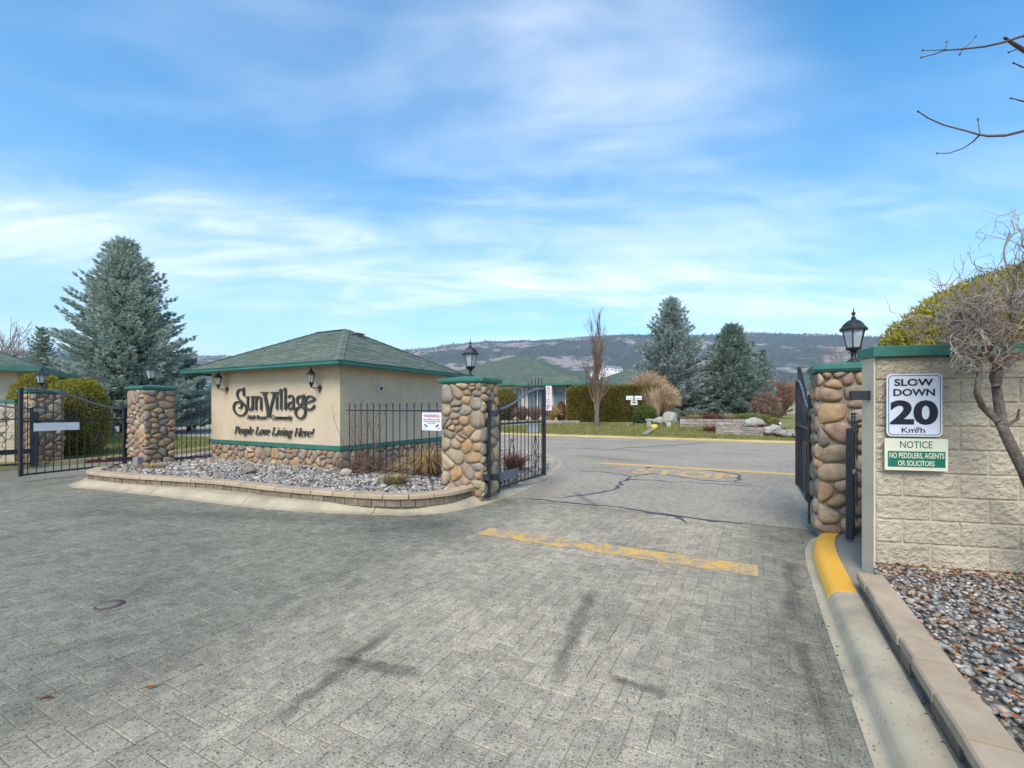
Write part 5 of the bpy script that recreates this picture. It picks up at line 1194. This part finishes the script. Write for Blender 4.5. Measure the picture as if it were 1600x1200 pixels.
# ------------------------------------------------------------------ bare trees and shrubs
def bare_tree(name, label, loc, h, r0, seed, mat, twig, column=False, depth=4, group=None, first=None, kids=(2, 3), trunk_h=.2, spread=.55):
    rg = np.random.default_rng(seed); t = thing(name, label, 'tree', loc, 0, group); main, tw = [], []
    n = 9; pts = [Vector((rg.normal(0, .02*i), rg.normal(0, .02*i), h*(.0 if i == 0 else i/n)*(.9 if column else .55))) for i in range(n+1)]
    main.append((pts, [r0*(1-.88*i/n) for i in range(n+1)]))
    for i in range(46 if column else 16):
        f = rg.uniform(.10 if column else trunk_h/.55, .98); k = min(int(f*n), n-1); p = pts[k].lerp(pts[k+1], f*n-k); a = rg.uniform(0, 6.28)
        d = Vector((math.cos(a)*(.38 if column else .8), math.sin(a)*(.38 if column else .8), 1 if column else .75)); L_ = h*(.20 if column else .26)*(1.1-.5*f)
        o = []; bare(None, p, d, L_, r0*(.28 if column else .42)*(1.1-.7*f), depth-1, rg, o, .16, .66, kids, spread*(.55 if column else 1), .25 if column else .1, .006 if column else .007)
        tw += o
    tubes(main, 'trunk', mat, t, n=8); tubes(tw, 'branches', twig, t, n=3); return t
bare_tree('columnar_tree', 'tall slender leafless columnar tree on the verge before the hedge', tuple(dp(933, 640, 27.5).xy)+(.35,), 6.7, .16, 91, K['bark'], K['browntwig'], True, 3)
bare_tree('bare_tree', 'faint leafless tree behind the right pillar lantern', tuple(dp(1325, 640, 30).xy)+(.3,), 7.2, .16, 92, K['bark'], K['paletwig'], False, 4)
bare_tree('bare_tree', 'leafless reddish tree beyond the lawn next to the right gate', tuple(dp(1226, 640, 48).xy)+(.6,), 4.9, .2, 93, K['darkbark'], K['redtwig'], False, 4, kids=(3, 4))
bare_tree('bare_tree', 'leafless tree whose twigs enter at the left picture edge', tuple(dp(-28, 640, 17).xy)+(.1,), 6.0, .14, 94, K['bark'], K['paletwig'], False, 4)
# overhanging maple whose limbs reach in at the upper right; its trunk stands right of the view
mt = thing('overhanging_maple', 'leafless maple with budded twigs reaching in at the upper right', 'tree', (8.6, 5.2, .1)); mo = Vector((8.6, 5.2, .1))
def lw_(p): return p-mo
MB().tube([(0, 0, -.2), (.05, 0, 2), (0, .05, 4.2), (-.1, .0, 6.3)], [.2, .17, .13, .07], 10).build('trunk', K['bark'], mt, True)
Yb = 5.0; limbs = [([(1435,175),(1450,185),(1475,196),(1510,205),(1530,211),(1545,213),(1572,212),(1600,205),(1660,180)], .005, .016), ([(1530,212),(1520,222),(1505,232),(1482,240),(1465,240)], .009, .004), ([(1531,210),(1529,197),(1528,188)], .006, .004),
     ([(1440,90),(1460,85),(1476,79),(1505,77),(1540,73),(1570,66),(1600,56)], .005, .012), ([(1442,79),(1460,79),(1478,78)], .004, .006), ([(1505,77),(1500,85)], .005, .003), ([(1506,76),(1518,66),(1524,58)], .005, .003), ([(1478,78),(1479,66)], .005, .003),
     ([(1570,60),(1585,70),(1605,82),(1660,110)], .014, .03), ([(1592,76),(1577,82)], .007, .004), ([(1584,99),(1597,105),(1625,112)], .005, .010), ([(1580,154),(1600,159),(1640,166)], .005, .012)]
tp, buds = [], MB()
for pts, ra, rb_ in limbs:
    P = [lw_(dp(x, y, Yb+.25*math.sin(i*.9))) for i, (x, y) in enumerate(pts)]; n = len(P)
    tp.append((P, [ra+(rb_-ra)*i/(n-1) for i in range(n)]))
    e = P[0] if ra < rb_ else P[-1]; o_ = P[1] if ra < rb_ else P[-2]; dd = (e-o_).normalized(); buds.tube([e-dd*.01, e+dd*.015, e+dd*.04], [.006, .012, .002], 6)
for end, at_ in ((dp(1660,180,Yb+.2), (0,0,3.9)), (dp(1600,56,Yb+.1), (0,.02,5.2)), (dp(1660,110,Yb+.2), (0,.02,4.9)), (dp(1625,112,Yb+.2), (0,.02,4.6)), (dp(1640,166,Yb+.2), (0,.02,4.2))):
    a = lw_(end); b = Vector(at_); tp.append(([a, a.lerp(b, .5)+Vector((0, 0, .15)), b], [.018, .045, .08]))
tubes(tp, 'limbs', K['budtwig'], mt, n=6); buds.build('buds', K['budtwig'], mt, True)
# contorted shrub in front of the right wall
cs = thing('contorted_shrub', 'gnarled leafless shrub with pale tangled twigs before the block wall', 'shrub', tuple(dp(1650, 916, 3.4).xy)+(.2,)); cso = Vector(cs.location); WM[cs] = Matrix.Translation(cso)
def csP(pts, Y=3.38, dy=.06): return [dp(x, y, Y+dy*math.sin(i*1.3))-cso for i, (x, y) in enumerate(pts)]
trunk = [([(1650,925),(1638,850),(1622,790),(1600,738),(1578,695),(1562,660)], .045, .032), ([(1562,660),(1548,648),(1534,634),(1526,614),(1529,592),(1531,575),(1522,556),(1512,545)], .026, .012), ([(1565,665),(1560,630),(1556,605),(1562,582),(1578,566),(1600,552),(1630,535)], .034, .016),
         ([(1557,606),(1550,590),(1556,572),(1548,552),(1556,530)], .022, .012), ([(1568,668),(1590,655),(1592,640)], .016, .006), ([(1578,566),(1572,545),(1584,520),(1578,480),(1590,440)], .018, .009)]
tr = []
for pts, a, b in trunk: P = csP(pts); n = len(P); tr.append((P, [a+(b-a)*i/(n-1) for i in range(n)]))
tubes(tr, 'stem', pmat('shrub_bark', [(.09,.075,.06), (.21,.18,.15)], 30, 8, .95, 1., 60, .02), cs, n=8)
rg = np.random.default_rng(95); tw = []
def contort(p, d, L_, r0, depth):
    k = 7; pts = [p.copy()]; d = d.normalized()
    for i in range(k):
        d = (d+Vector((rg.normal(0, .36), rg.normal(0, .18), rg.normal(0, .36)))).normalized(); p = p+d*L_/k
        W_q = p+cso; qx, qy = 800+F*W_q.x/max(W_q.y, .5), HOR-F*(W_q.z-EYE)/max(W_q.y, .5)
        if (W_q.z < 2.02 and qx < 1484) or W_q.z < 1.8: break
        if p.y+cso.y > 3.56-.24*(p.x+cso.x-3.8) and p.z+.2 < 2.1: p.y -= .05
        pts.append(p.copy())
    if len(pts) < 3: return
    k = len(pts)-1; tw.append((pts, [r0*(1-.09*i) for i in range(k+1)]))
    if depth > 0:
        for j in range(int(rg.integers(2, 5))):
            i = int(rg.integers(1, k+1)); contort(pts[i].copy(), d*.5+Vector((rg.normal(-.1, .7), rg.normal(-.05, .35), rg.normal(.05, .6))), L_*rg.uniform(.5, .85), max(r0*.62, .0022), depth-1)
starts = [(1512,545,-1,.1), (1520,552,-.8,.5), (1530,560,-.9,.25), (1548,552,-.6,.5), (1556,530,-.8,.5), (1556,535,.3,.9), (1572,545,-.5,.8), (1584,520,-.9,.4), (1578,480,-.9,.5), (1578,480,.2,1), (1590,440,-.8,.6), (1590,440,.2,1), (1600,552,.4,.6), (1630,535,.3,.8), (1630,535,-.5,.8), (1615,545,.0,.8), (1565,560,-.9,.0), (1540,560,-.7,-.2), (1590,460,-.9,.1), (1529,592,-.6,.1), (1562,600,.6,.1), (1600,540,.5,.2), (1545,640,-.5,.2), (1580,690,-.5,.3), (1600,650,.3,.6)]
starts += [(float(rg.uniform(1500, 1640)), float(rg.uniform(450, 565)), float(rg.uniform(-1, .3)), float(rg.uniform(-.3, .7))) for i in range(16)]
starts += [(float(rg.uniform(1500, 1560)), float(rg.uniform(490, 545)), -1., float(rg.uniform(-.1, .35))) for i in range(14)]
for x, y, dx, dz in starts: contort(dp(x, y, 3.38)-cso, Vector((dx, rg.normal(-.1, .2), dz)), rg.uniform(.26, .42), .0085, 3 if y < 600 else 1)
tubes(tw, 'twigs', K['paletwig'], cs, n=4)
m = MB()
for i in range(26):
    x, y = ((1560, 567) if i < 8 else (1590, 558) if i < 14 else (rg.uniform(1480, 1600), rg.uniform(440, 560)))
    c = dp(x+rg.normal(0, 4), y+rg.normal(0, 3), 3.33)-cso; a, b = Vector(rg.normal(0, .014, 3)), Vector(rg.normal(0, .012, 3)); m.poly([c-a, c-b, c+a, c+b], [(0, 1, 2, 3)])
m.build('withered_leaves', K['deadleaf'], cs)
ls = thing('contorted_shrub', 'dark leafless shrub before the wall at the far left edge', 'shrub', (-12.9, 11.0, .1)); rg = np.random.default_rng(97); o = []
for i in range(6): bare(None, (rg.normal(0, .06), rg.normal(0, .06), 0), (rg.normal(-.15, .35), rg.normal(-.1, .15), 1), .75, .028, 3, rg, o, .5, .62, (2, 3), .7, .1, .004)
tubes(o, 'stems', K['darkbark'], ls, n=4)

# ------------------------------------------------------------------ planting across the road
def far_z(p): v_ = UV(p.x, p.y)[1]; return float(np.interp(v_, vs, zs))
def far(px, Y): p = dp(px, 640, Y); p.z = 0; p.z = far_z(p); return p
grass_clump('ornamental_grass', 'tall vase-shaped tan dry grass at the right end of the hedge', 'grass', tuple(far(1022, 29)), 420, 2.5, 1.0, K['strawpale'], 111, .15, .05, base=.3)
def dome_twigs(name, label, c, w, h, n, mat, seed, weep=.5):
    r = np.random.default_rng(seed); mb = MB(); c = Vector(c)
    for i in range(n):
        a = r.uniform(0, 6.28); th = math.acos(r.uniform(-.25 if weep > .6 else .0, 1)); k = r.uniform(.72, 1.0)
        end = c+Vector((math.cos(a)*math.sin(th)*w*.5*k, math.sin(a)*math.sin(th)*w*.5*k, h*(.45+.55*math.cos(th)*k))); b = c+Vector((math.cos(a)*.1, math.sin(a)*.1, 0))
        mid = b.lerp(end, .55)+Vector((0, 0, h*(.12+.25*weep))); mb.tube([b, mid, end], [.018, .012, .006], 3, False)
        for q in range(3):
            e = end+Vector(r.normal(0, w*.055, 3))+Vector((0, 0, -weep*.12)); mb.tube([mid.lerp(end, r.uniform(.4, .9)), e], [.010, .005], 3, False)
    return tag(mb.build(name, mat), label, 'shrub')
dome_twigs('dormant_shrub', 'rounded tan leafless shrub rising behind the hedge end', far(1012, 33), 3.6, 3.6, 900, K['strawpale'], 112, .35)
dome_twigs('dormant_shrub', 'pale tan bushy shrub leaning against the tall grey-blue spruce', far(1042, 29.5), 1.9, 2.5, 600, K['strawpale'], 113, .3)
dome_twigs('weeping_shrub', 'small weeping tan shrub right of the shorter spruce', far(1196, 29), 1.9, 2.0, 520, K['browntwig'], 114, .75)
dome_twigs('dormant_shrub', 'reddish brown leafless shrub mass next to the right gate', far(1218, 38), 4.0, 3.2, 900, K['redtwig'], 115, .4)
foliage_shell('mugo_pine', 'small round bright green pine before the hedge', 'shrub', tuple(far(1008, 28.6).xy)+(1.05,), (1.3, 1.2, 1.25), K['mugo'], K['cedarcore'], 3500, .18, .05, 116, 2.)
foliage_shell('spreading_juniper', 'low spreading green juniper before the shorter spruce', 'shrub', tuple(far(1172, 25.5).xy)+(.62,), (3.0, 1.6, .95), K['juniper'], K['cedarcore'], 7000, .22, .06, 117, 2.)
foliage_shell('round_shrub', 'dark green round shrub by the bungalow window', 'shrub', tuple(far(788, 33).xy)+(1.75,), (1.9, 1.5, 2.3), K['cedar2'], K['cedarcore'], 5000, .16, .06, 118, 2.3)
for i, (px, w, mt_, lb) in enumerate(((815, 1.5, 'browntwig', 'low brown leafless shrub under the bungalow window, nearest the round shrub'), (836, 1.6, 'redtwig', 'low reddish shrub under the middle of the bungalow windows'), (862, 1.5, 'straw', 'low straw coloured shrub below the bungalow porch'))):
    dome_twigs('low_shrub', lb, far(px, 31.5), w, 1.15, 260, K[mt_], 120+i, .3)
foliage_shell('narrow_shrub', 'narrow rust-brown shrub beside the bungalow porch post', 'shrub', tuple(far(877, 31.8).xy)+(1.25,), (.6, .6, 1.5), K['rust'], K['soil'], 1500, .12, .05, 125, 2.)
def lowwall(name, label, A, B, z0, rows, bw, bh, seed, dz=0):
    A, B = Vector(A), Vector(B); d = B-A; L_ = d.length; t = thing(name, label, 'wall', (A.x, A.y, z0), math.atan2(d.y, d.x)); r = np.random.default_rng(seed)
    for j in range(rows):
        x = 0
        while x < L_:
            w = bw*r.uniform(.7, 1.3); MB().box((x+.008, r.uniform(-.02, .02), j*bh+.004), (min(x+w, L_)-.008, .3, (j+1)*bh-.006), .015).build('wall_stone', K['slab'], t); x += w
    return t
lowwall('garden_wall', 'low grey stone wall in front of the bungalow shrubs', far(770, 29.6), far(905, 29.6), far(840, 29.6).z-.06, 2, .6, .17, 131)
lowwall('garden_wall', 'upper terraced stone wall beneath the spruces', far(1062, 25.6), far(1176, 24.4), far(1062, 25.6).z+.02, 3, .42, .15, 132)
lowwall('garden_wall', 'lower terraced stone wall by the road, next to the boulders', far(1118, 22.9), far(1192, 21.6), far(1118, 22.9).z-.04, 3, .36, .14, 133)
for i, (px, Y, s, lb) in enumerate(((1046, 27.2, (.95, .6, .95), 'tall pale boulder left of the terraced wall'), (1100, 26.6, (.75, .6, .5), 'pale boulder at the foot of the shorter spruce'), (1030, 27.6, (.8, .6, .55), 'pale boulder beside the vase-shaped grass'), (1179, 24.2, (1.05, .7, .62), 'broad grey boulder at the end of the upper wall'), (1199, 22.2, (.55, .45, .5), 'grey boulder at the right end of the lower wall'), (1210, 22.6, (.6, .5, .45), 'dark grey boulder beside the dry stream bed'))):
    p = far(px, Y); boulder('boulder', lb, 'boulder', (p.x, p.y, p.z+s[2]*.32), s, K['rock'], 140+i, 'boulders in the garden across the road')
for i, (px, Y, n_, h_, mt_, lb) in enumerate(((1086, 25.9, 260, .45, 'straw', 'low straw tuft on the upper terrace, left one'), (1112, 25.6, 260, .5, 'rust', 'rusty low plant on the upper terrace between tufts'), (1140, 25.4, 260, .45, 'strawpale', 'pale straw tuft on the upper terrace, right one'), (1115, 23.6, 260, .35, 'rust', 'rusty ground plant left of the lower wall'), (1195, 23.4, 200, .35, 'rust', 'dark reddish plant between the two boulders'))):
    grass_clump('terrace_plant', lb, 'plant', tuple(far(px, Y)+Vector((0, 0, .3 if Y > 24.5 else .05))), n_, h_, .7, K[mt_], 150+i, .5, .03, base=.45)
bp = [far(1062, 25.75), far(1176, 24.55), far(1180, 30), far(1060, 30)]; MB().poly([(p.x, p.y, far(1062, 25.6).z+.40 if i < 2 else p.z+.05) for i, p in enumerate(bp)], [(0, 1, 2, 3)]).build('terrace_soil', K['soil'], kind='structure')
st = [far(1196, 21.6), far(1250, 20.6), far(1262, 24), far(1215, 25)]; stp_ = [(p.x, p.y) for p in st]
pebbles('dry_stream_stones', stp_, st[0].z+.08, .22, 700, K['slab'], None, 160, ICO1)
bn = thing('stone_bench', 'low pale stone bench on the verge across the road', 'bench', tuple(far(1030, 26.2)), TH)
MB().box((-.75, -.2, .34), (.75, .2, .43), .02).build('seat', K['rock'], bn)
for x in (-.55, .55): MB().box((x-.12, -.16, -.05), (x+.12, .16, .338)).build('leg', K['rock'], bn)
p = far(1022, 25.4); tag(MB().lathe([(.15, -.05), (.18, .0), (.2, .22), (.17, .25), (.05, .26)], 10, (p.x, p.y, p.z)).build('flower_pot', pmat('yellow_pot', [(.6,.45,.06), (.7,.52,.1)], 4), smooth=True), 'small yellow pot in front of the stone bench', 'pot')
wpth = [far(1000, 23.6), far(1010, 23.4), far(1032, 26.0), far(1022, 26.2)]
MB().poly([(q_.x, q_.y, q_.z+.06) for q_ in wpth], [(0, 1, 2, 3)]).build('path', K['aggregate'], kind='structure')
p = far(1219, 23.0); tag(MB().lathe([(.045, -.1), (.045, .3), (.06, .31), (.06, .36), (.02, .40)], 10, (p.x, p.y, p.z)).build('garden_light', K['white'], smooth=True), 'small white post light beside the dry stream bed', 'light')
ss = thing('street_sign', 'street sign post with two white blades and a green-lettered panel', 'sign', tuple(far(990.5, 26.8)), 0)
MB().tube([(0, 0, -.2), (0, 0, 1.85)], .028, 8).build('post', K['black'], ss, True)
for sx in (-1, 1):
    b = MB().box((min(sx*.04, sx*.46), -.012, 1.56), (max(sx*.04, sx*.46), .012, 1.79)).build('name_blade', K['white'], ss); MB().box((min(sx*.09, sx*.41), -.016, 1.63), (max(sx*.09, sx*.41), -.0125, 1.67)).build('printed_line', K['grey'], b)
b = MB().box((-.2, -.02, 1.25), (.2, -.004, 1.52)).build('info_panel', K['signcream'], ss); MB().box((-.14, -.024, 1.37), (.15, -.0205, 1.43)).build('printed_line', K['signgreen'], b)
# left lawn details
p = dp(312, 640, 46); foliage_shell('heather', 'bright pink flowering heather beyond the left lawn', 'shrub', (p.x, p.y, .95), (3.0, 1.6, 1.5), K['pink'], K['rust'], 3000, .18, .07, 170, 2.)
p = dp(160, 640, 23); foliage_shell('dwarf_conifer', 'small dark dwarf conifer on the left lawn', 'shrub', (p.x, p.y, .42), (.9, .8, .75), K['spruce_dark'], K['sprucecore'], 2200, .16, .05, 171, 2.)
p = dp(158, 640, 25); dome_twigs('dormant_shrub', 'brown leafless shrub behind the dwarf conifer', (p.x, p.y, .1), 2.0, 1.5, 420, K['redtwig'], 172, .3)
p = dp(303, 640, 33); bl = thing('bollard_light', 'dark bollard light on the left lawn seen through pickets', 'light', (p.x, p.y, .1)); MB().lathe([(.11, 0), (.09, .05), (.09, 1.2), (.17, 1.25), (.12, 1.4)], 10).build('column', K['black'], bl, True); MB().lathe([(.14, -.1), (.14, .0)], 10).build('footing', K['conc'], bl)
def grass_field(poly, n, h, seed, zf):
    r = np.random.default_rng(seed); P = np.array(poly); mn, mx = P.min(0), P.max(0); X, Y = r.uniform(mn[0], mx[0], n*4), r.uniform(mn[1], mx[1], n*4); k = in_poly_np(X, Y, poly); X, Y = X[k][:n], Y[k][:n]; n = len(X)
    Z = np.array([zf(x, y) for x, y in zip(X, Y)]); V, Fc = leaf_tris(np.column_stack([X, Y, Z]), np.column_stack([r.normal(0, .5, n), r.normal(0, .5, n), np.ones(n)]), h*r.uniform(.5, 1.3, n), h*.35, r)
    return V, Fc
gz = lambda x, y: float(np.interp(UV(x, y)[1], vs, zs))
V, Fc = grass_field([tuple(G(-22, 23.65).xy), tuple(G(7, 23.65).xy), tuple(G(7, 27.2).xy), tuple(G(-22, 28.2).xy)], 26000, .10, 180, gz)
MB().arr(V, Fc).build('grass', K['grassblade'], kind='stuff')
V, Fc = grass_field([(-12.2,13.2), (-11.3,18), (-15,22.3), (-24,27), (-26,20), (-14,12)], 22000, .08, 181, lambda x, y: .108)
MB().arr(V, Fc).build('grass', K['grassblade'], kind='stuff')

# ------------------------------------------------------------------ far country: wood, hill houses, mountains, air
sil = np.array([(-900,560), (-300,548), (0,551), (120,548), (310,556), (430,556), (610,549), (660,545), (700,540), (760,534), (830,532), (880,529), (940,524), (1000,523), (1100,524), (1180,521), (1240,522), (1290,524), (1330,528), (1390,538), (1480,548), (1700,552), (2500,545)], float)
RD = 2600.
def fbm(X, Y, seed, octs=6, s=1.):
    out = np.zeros_like(X); a, f = .5, s
    for o in range(octs):
        xi, yi = np.floor(X*f).astype(int), np.floor(Y*f).astype(int); u, v = X*f-xi, Y*f-yi; u, v = u*u*(3-2*u), v*v*(3-2*v)
        h = lambda i, j: np.modf(np.abs(np.sin((i*127.1+j*311.7+seed*74.7+o*13.3))*43758.5453))[0]
        out += a*((h(xi, yi)*(1-u)+h(xi+1, yi)*u)*(1-v)+(h(xi, yi+1)*(1-u)+h(xi+1, yi+1)*u)*v); a *= .5; f *= 2.03
    return out
nx_, ny_ = 340, 70
ang = np.linspace(-1.9, 1.9, nx_); dist = np.linspace(.42, 1.45, ny_); A, D = np.meshgrid(ang, dist)
X = A*RD*D**.35; Y = RD*D
ridge = EYE+(HOR-np.interp(800+F*A, sil[:, 0], sil[:, 1]))/F*RD
prof = np.where(D < 1, np.clip((D-.42)/.58, 0, 1)**.85, 1-.5*(D-1))
nz = fbm(X, Y, 3, 6, 1/520.)-.48; nf = fbm(X, Y, 9, 4, 1/60.)-.47
Zm = ridge*prof*(1+.55*nz*np.clip((1-D)*4, 0, 1))+26*nf*np.clip((D-.42)*6, 0, 1)*(.5+.5*np.clip((1-D)*6, 0, 1))
Zm = np.maximum(Zm, -3)
m = MB(); m.v = np.stack([X, Y, Zm], -1).reshape(-1, 3).tolist(); m.f = [(j*nx_+i, j*nx_+i+1, (j+1)*nx_+i+1, (j+1)*nx_+i) for j in range(ny_-1) for i in range(nx_-1)]
def hillmat():
    mm, N, L, bs = nt('wooded_hillside')
    patch = noise(N, L, .0032, 9, .68, dist=.6); fine_ = noise(N, L, .03, 6, .7)
    rock = ramp(N, [(.22,.17,.155), (.34,.28,.26), (.46,.40,.38)]); L.new(fine_, rock.inputs[0])
    wood = ramp(N, [(.025,.04,.03), (.06,.08,.058), (.09,.105,.078)]); L.new(mrange(N, L, noise(N, L, .05, 5, .7), .3, .7), wood.inputs[0])
    L.new(mix(N, L, mrange(N, L, mth(N, L, 'ADD', patch, mth(N, L, 'MULTIPLY', mth(N, L, 'SUBTRACT', fine_, .5), .35)), .50, .60), wood.outputs[0], rock.outputs[0]), bs.inputs['Base Color']); bs.inputs['Roughness'].default_value = 1; bs.inputs['Specular IOR Level'].default_value = 0
    bump(N, L, bs, noise(N, L, .06, 6, .7), 1., 8.); return mm
m.build('hills', hillmat(), smooth=True, kind='structure')
r = np.random.default_rng(190); n = 9000          # the pine wood on the ridge and upper slope
ii = r.integers(0, nx_-1, n); jj = np.clip((r.beta(5, 1.6, n)*.60*ny_).astype(int), 8, int(.575*ny_)); fx_, fy_ = r.uniform(0, 1, n), r.uniform(0, 1, n)
def bil(Q): return (Q[jj, ii]*(1-fx_)+Q[jj, ii+1]*fx_)*(1-fy_)+(Q[jj+1, ii]*(1-fx_)+Q[jj+1, ii+1]*fx_)*fy_
bx_, by_, bz_ = bil(X), bil(Y), bil(Zm); hh = r.uniform(6, 13, n); wv = hh*r.uniform(.2, .32, n); a0_ = r.uniform(0, 2, n)
Vt = np.stack([np.column_stack([bx_+wv*np.cos(a0_+q_*2.094), by_+wv*np.sin(a0_+q_*2.094), bz_-2]) for q_ in range(3)]+[np.column_stack([bx_, by_, bz_+hh])], 1).reshape(-1, 3)
Ft = (np.array([(0, 1, 3), (1, 2, 3), (2, 0, 3)])[None]+(np.arange(n)*4)[:, None, None]).reshape(-1, 3)
MB().arr(Vt, Ft).build('far_wood', pmat('far_pines', [(.02,.034,.026), (.045,.062,.048)], .05), kind='stuff')
# belt of trees between the houses and the hills
r = np.random.default_rng(191); Cs, Ds, Ls = [], [], []
for i in range(230):
    px = r.uniform(-500, 2100); Yd = r.uniform(85, 190); p = dp(px, 640, Yd); h_ = r.uniform(2.5, 6.5)*(.8 if 600 < px < 1000 else 1.15); con = r.uniform() < .45; k = 120
    zz = r.uniform(0, 1, k); rr = h_*(.30*(1-zz) if con else .42*np.sqrt(np.clip(1-(zz*1.5-.65)**2, 0, 1)))*r.uniform(.6, 1.05, k); a = r.uniform(0, 6.28, k)
    Cs += np.column_stack([p.x+rr*np.cos(a), p.y+rr*np.sin(a), .6+h_*zz]).tolist(); Ds += np.column_stack([np.cos(a), np.sin(a), .6+0*a]).tolist(); Ls += (h_*r.uniform(.14, .26, k)).tolist()
V, Fc = leaf_tris(np.array(Cs), np.array(Ds), np.array(Ls), np.array(Ls)*.5, r)
MB().arr(V, Fc).build('tree_belt', fmat('mixed_far_trees', [(.06,.075,.045), (.13,.105,.075), (.10,.11,.07), (.19,.14,.11)], .1, .05), kind='stuff')
r = np.random.default_rng(192)
for i, (px, py, w) in enumerate(((938, 578, 9), (952, 575, 12), (964, 577, 9), (930, 583, 12), (948, 585, 14), (962, 587, 10))):
    p = dp(px, py, 560); t = thing('hillside_house', ('white house on the hillside above the far roof, ' + ('leftmost of the upper row', 'widest of the upper row', 'rightmost of the upper row', 'leftmost of the lower row', 'widest of the lower row', 'rightmost of the lower row')[i]), 'house', tuple(p-Vector((0, 0, 14))), .2, 'houses on the hillside')
    MB().box((-w*.62, -4, 0), (w*.62, 4, 14)).build('wall', K['frame'], t); MB().poly([(-w*.68, -4.6, 14.01), (w*.68, -4.6, 14.01), (w*.68, 4.6, 14.01), (-w*.68, 4.6, 14.01), (-w*.5, 0, 16.2), (w*.5, 0, 16.2)], [(0, 1, 5, 4), (1, 2, 5), (2, 3, 4, 5), (3, 0, 4)]).build('roof', K['grey'], t)
    for x in (-.35, .1, .4): MB().box((w*x-.8, -4.06, 10.6), (w*x+.8, -4.005, 12.6)).build('window', K['dark'], t)
HZ = MB().box((-6800, -2300, -4.5), (6800, 5400, 520)); hz_m = bpy.data.materials.new('pale_air'); hz_m.use_nodes = True; N = hz_m.node_tree.nodes
N.remove(N['Principled BSDF']); pv = N.new('ShaderNodeVolumePrincipled'); pv.inputs['Color'].default_value = (.68, .82, 1, 1); pv.inputs['Density'].default_value = .00017; pv.inputs['Anisotropy'].default_value = .1
hz_m.node_tree.links.new(pv.outputs[0], N['Material Output'].inputs['Volume'])
HZ.build('haze', hz_m, kind='stuff')
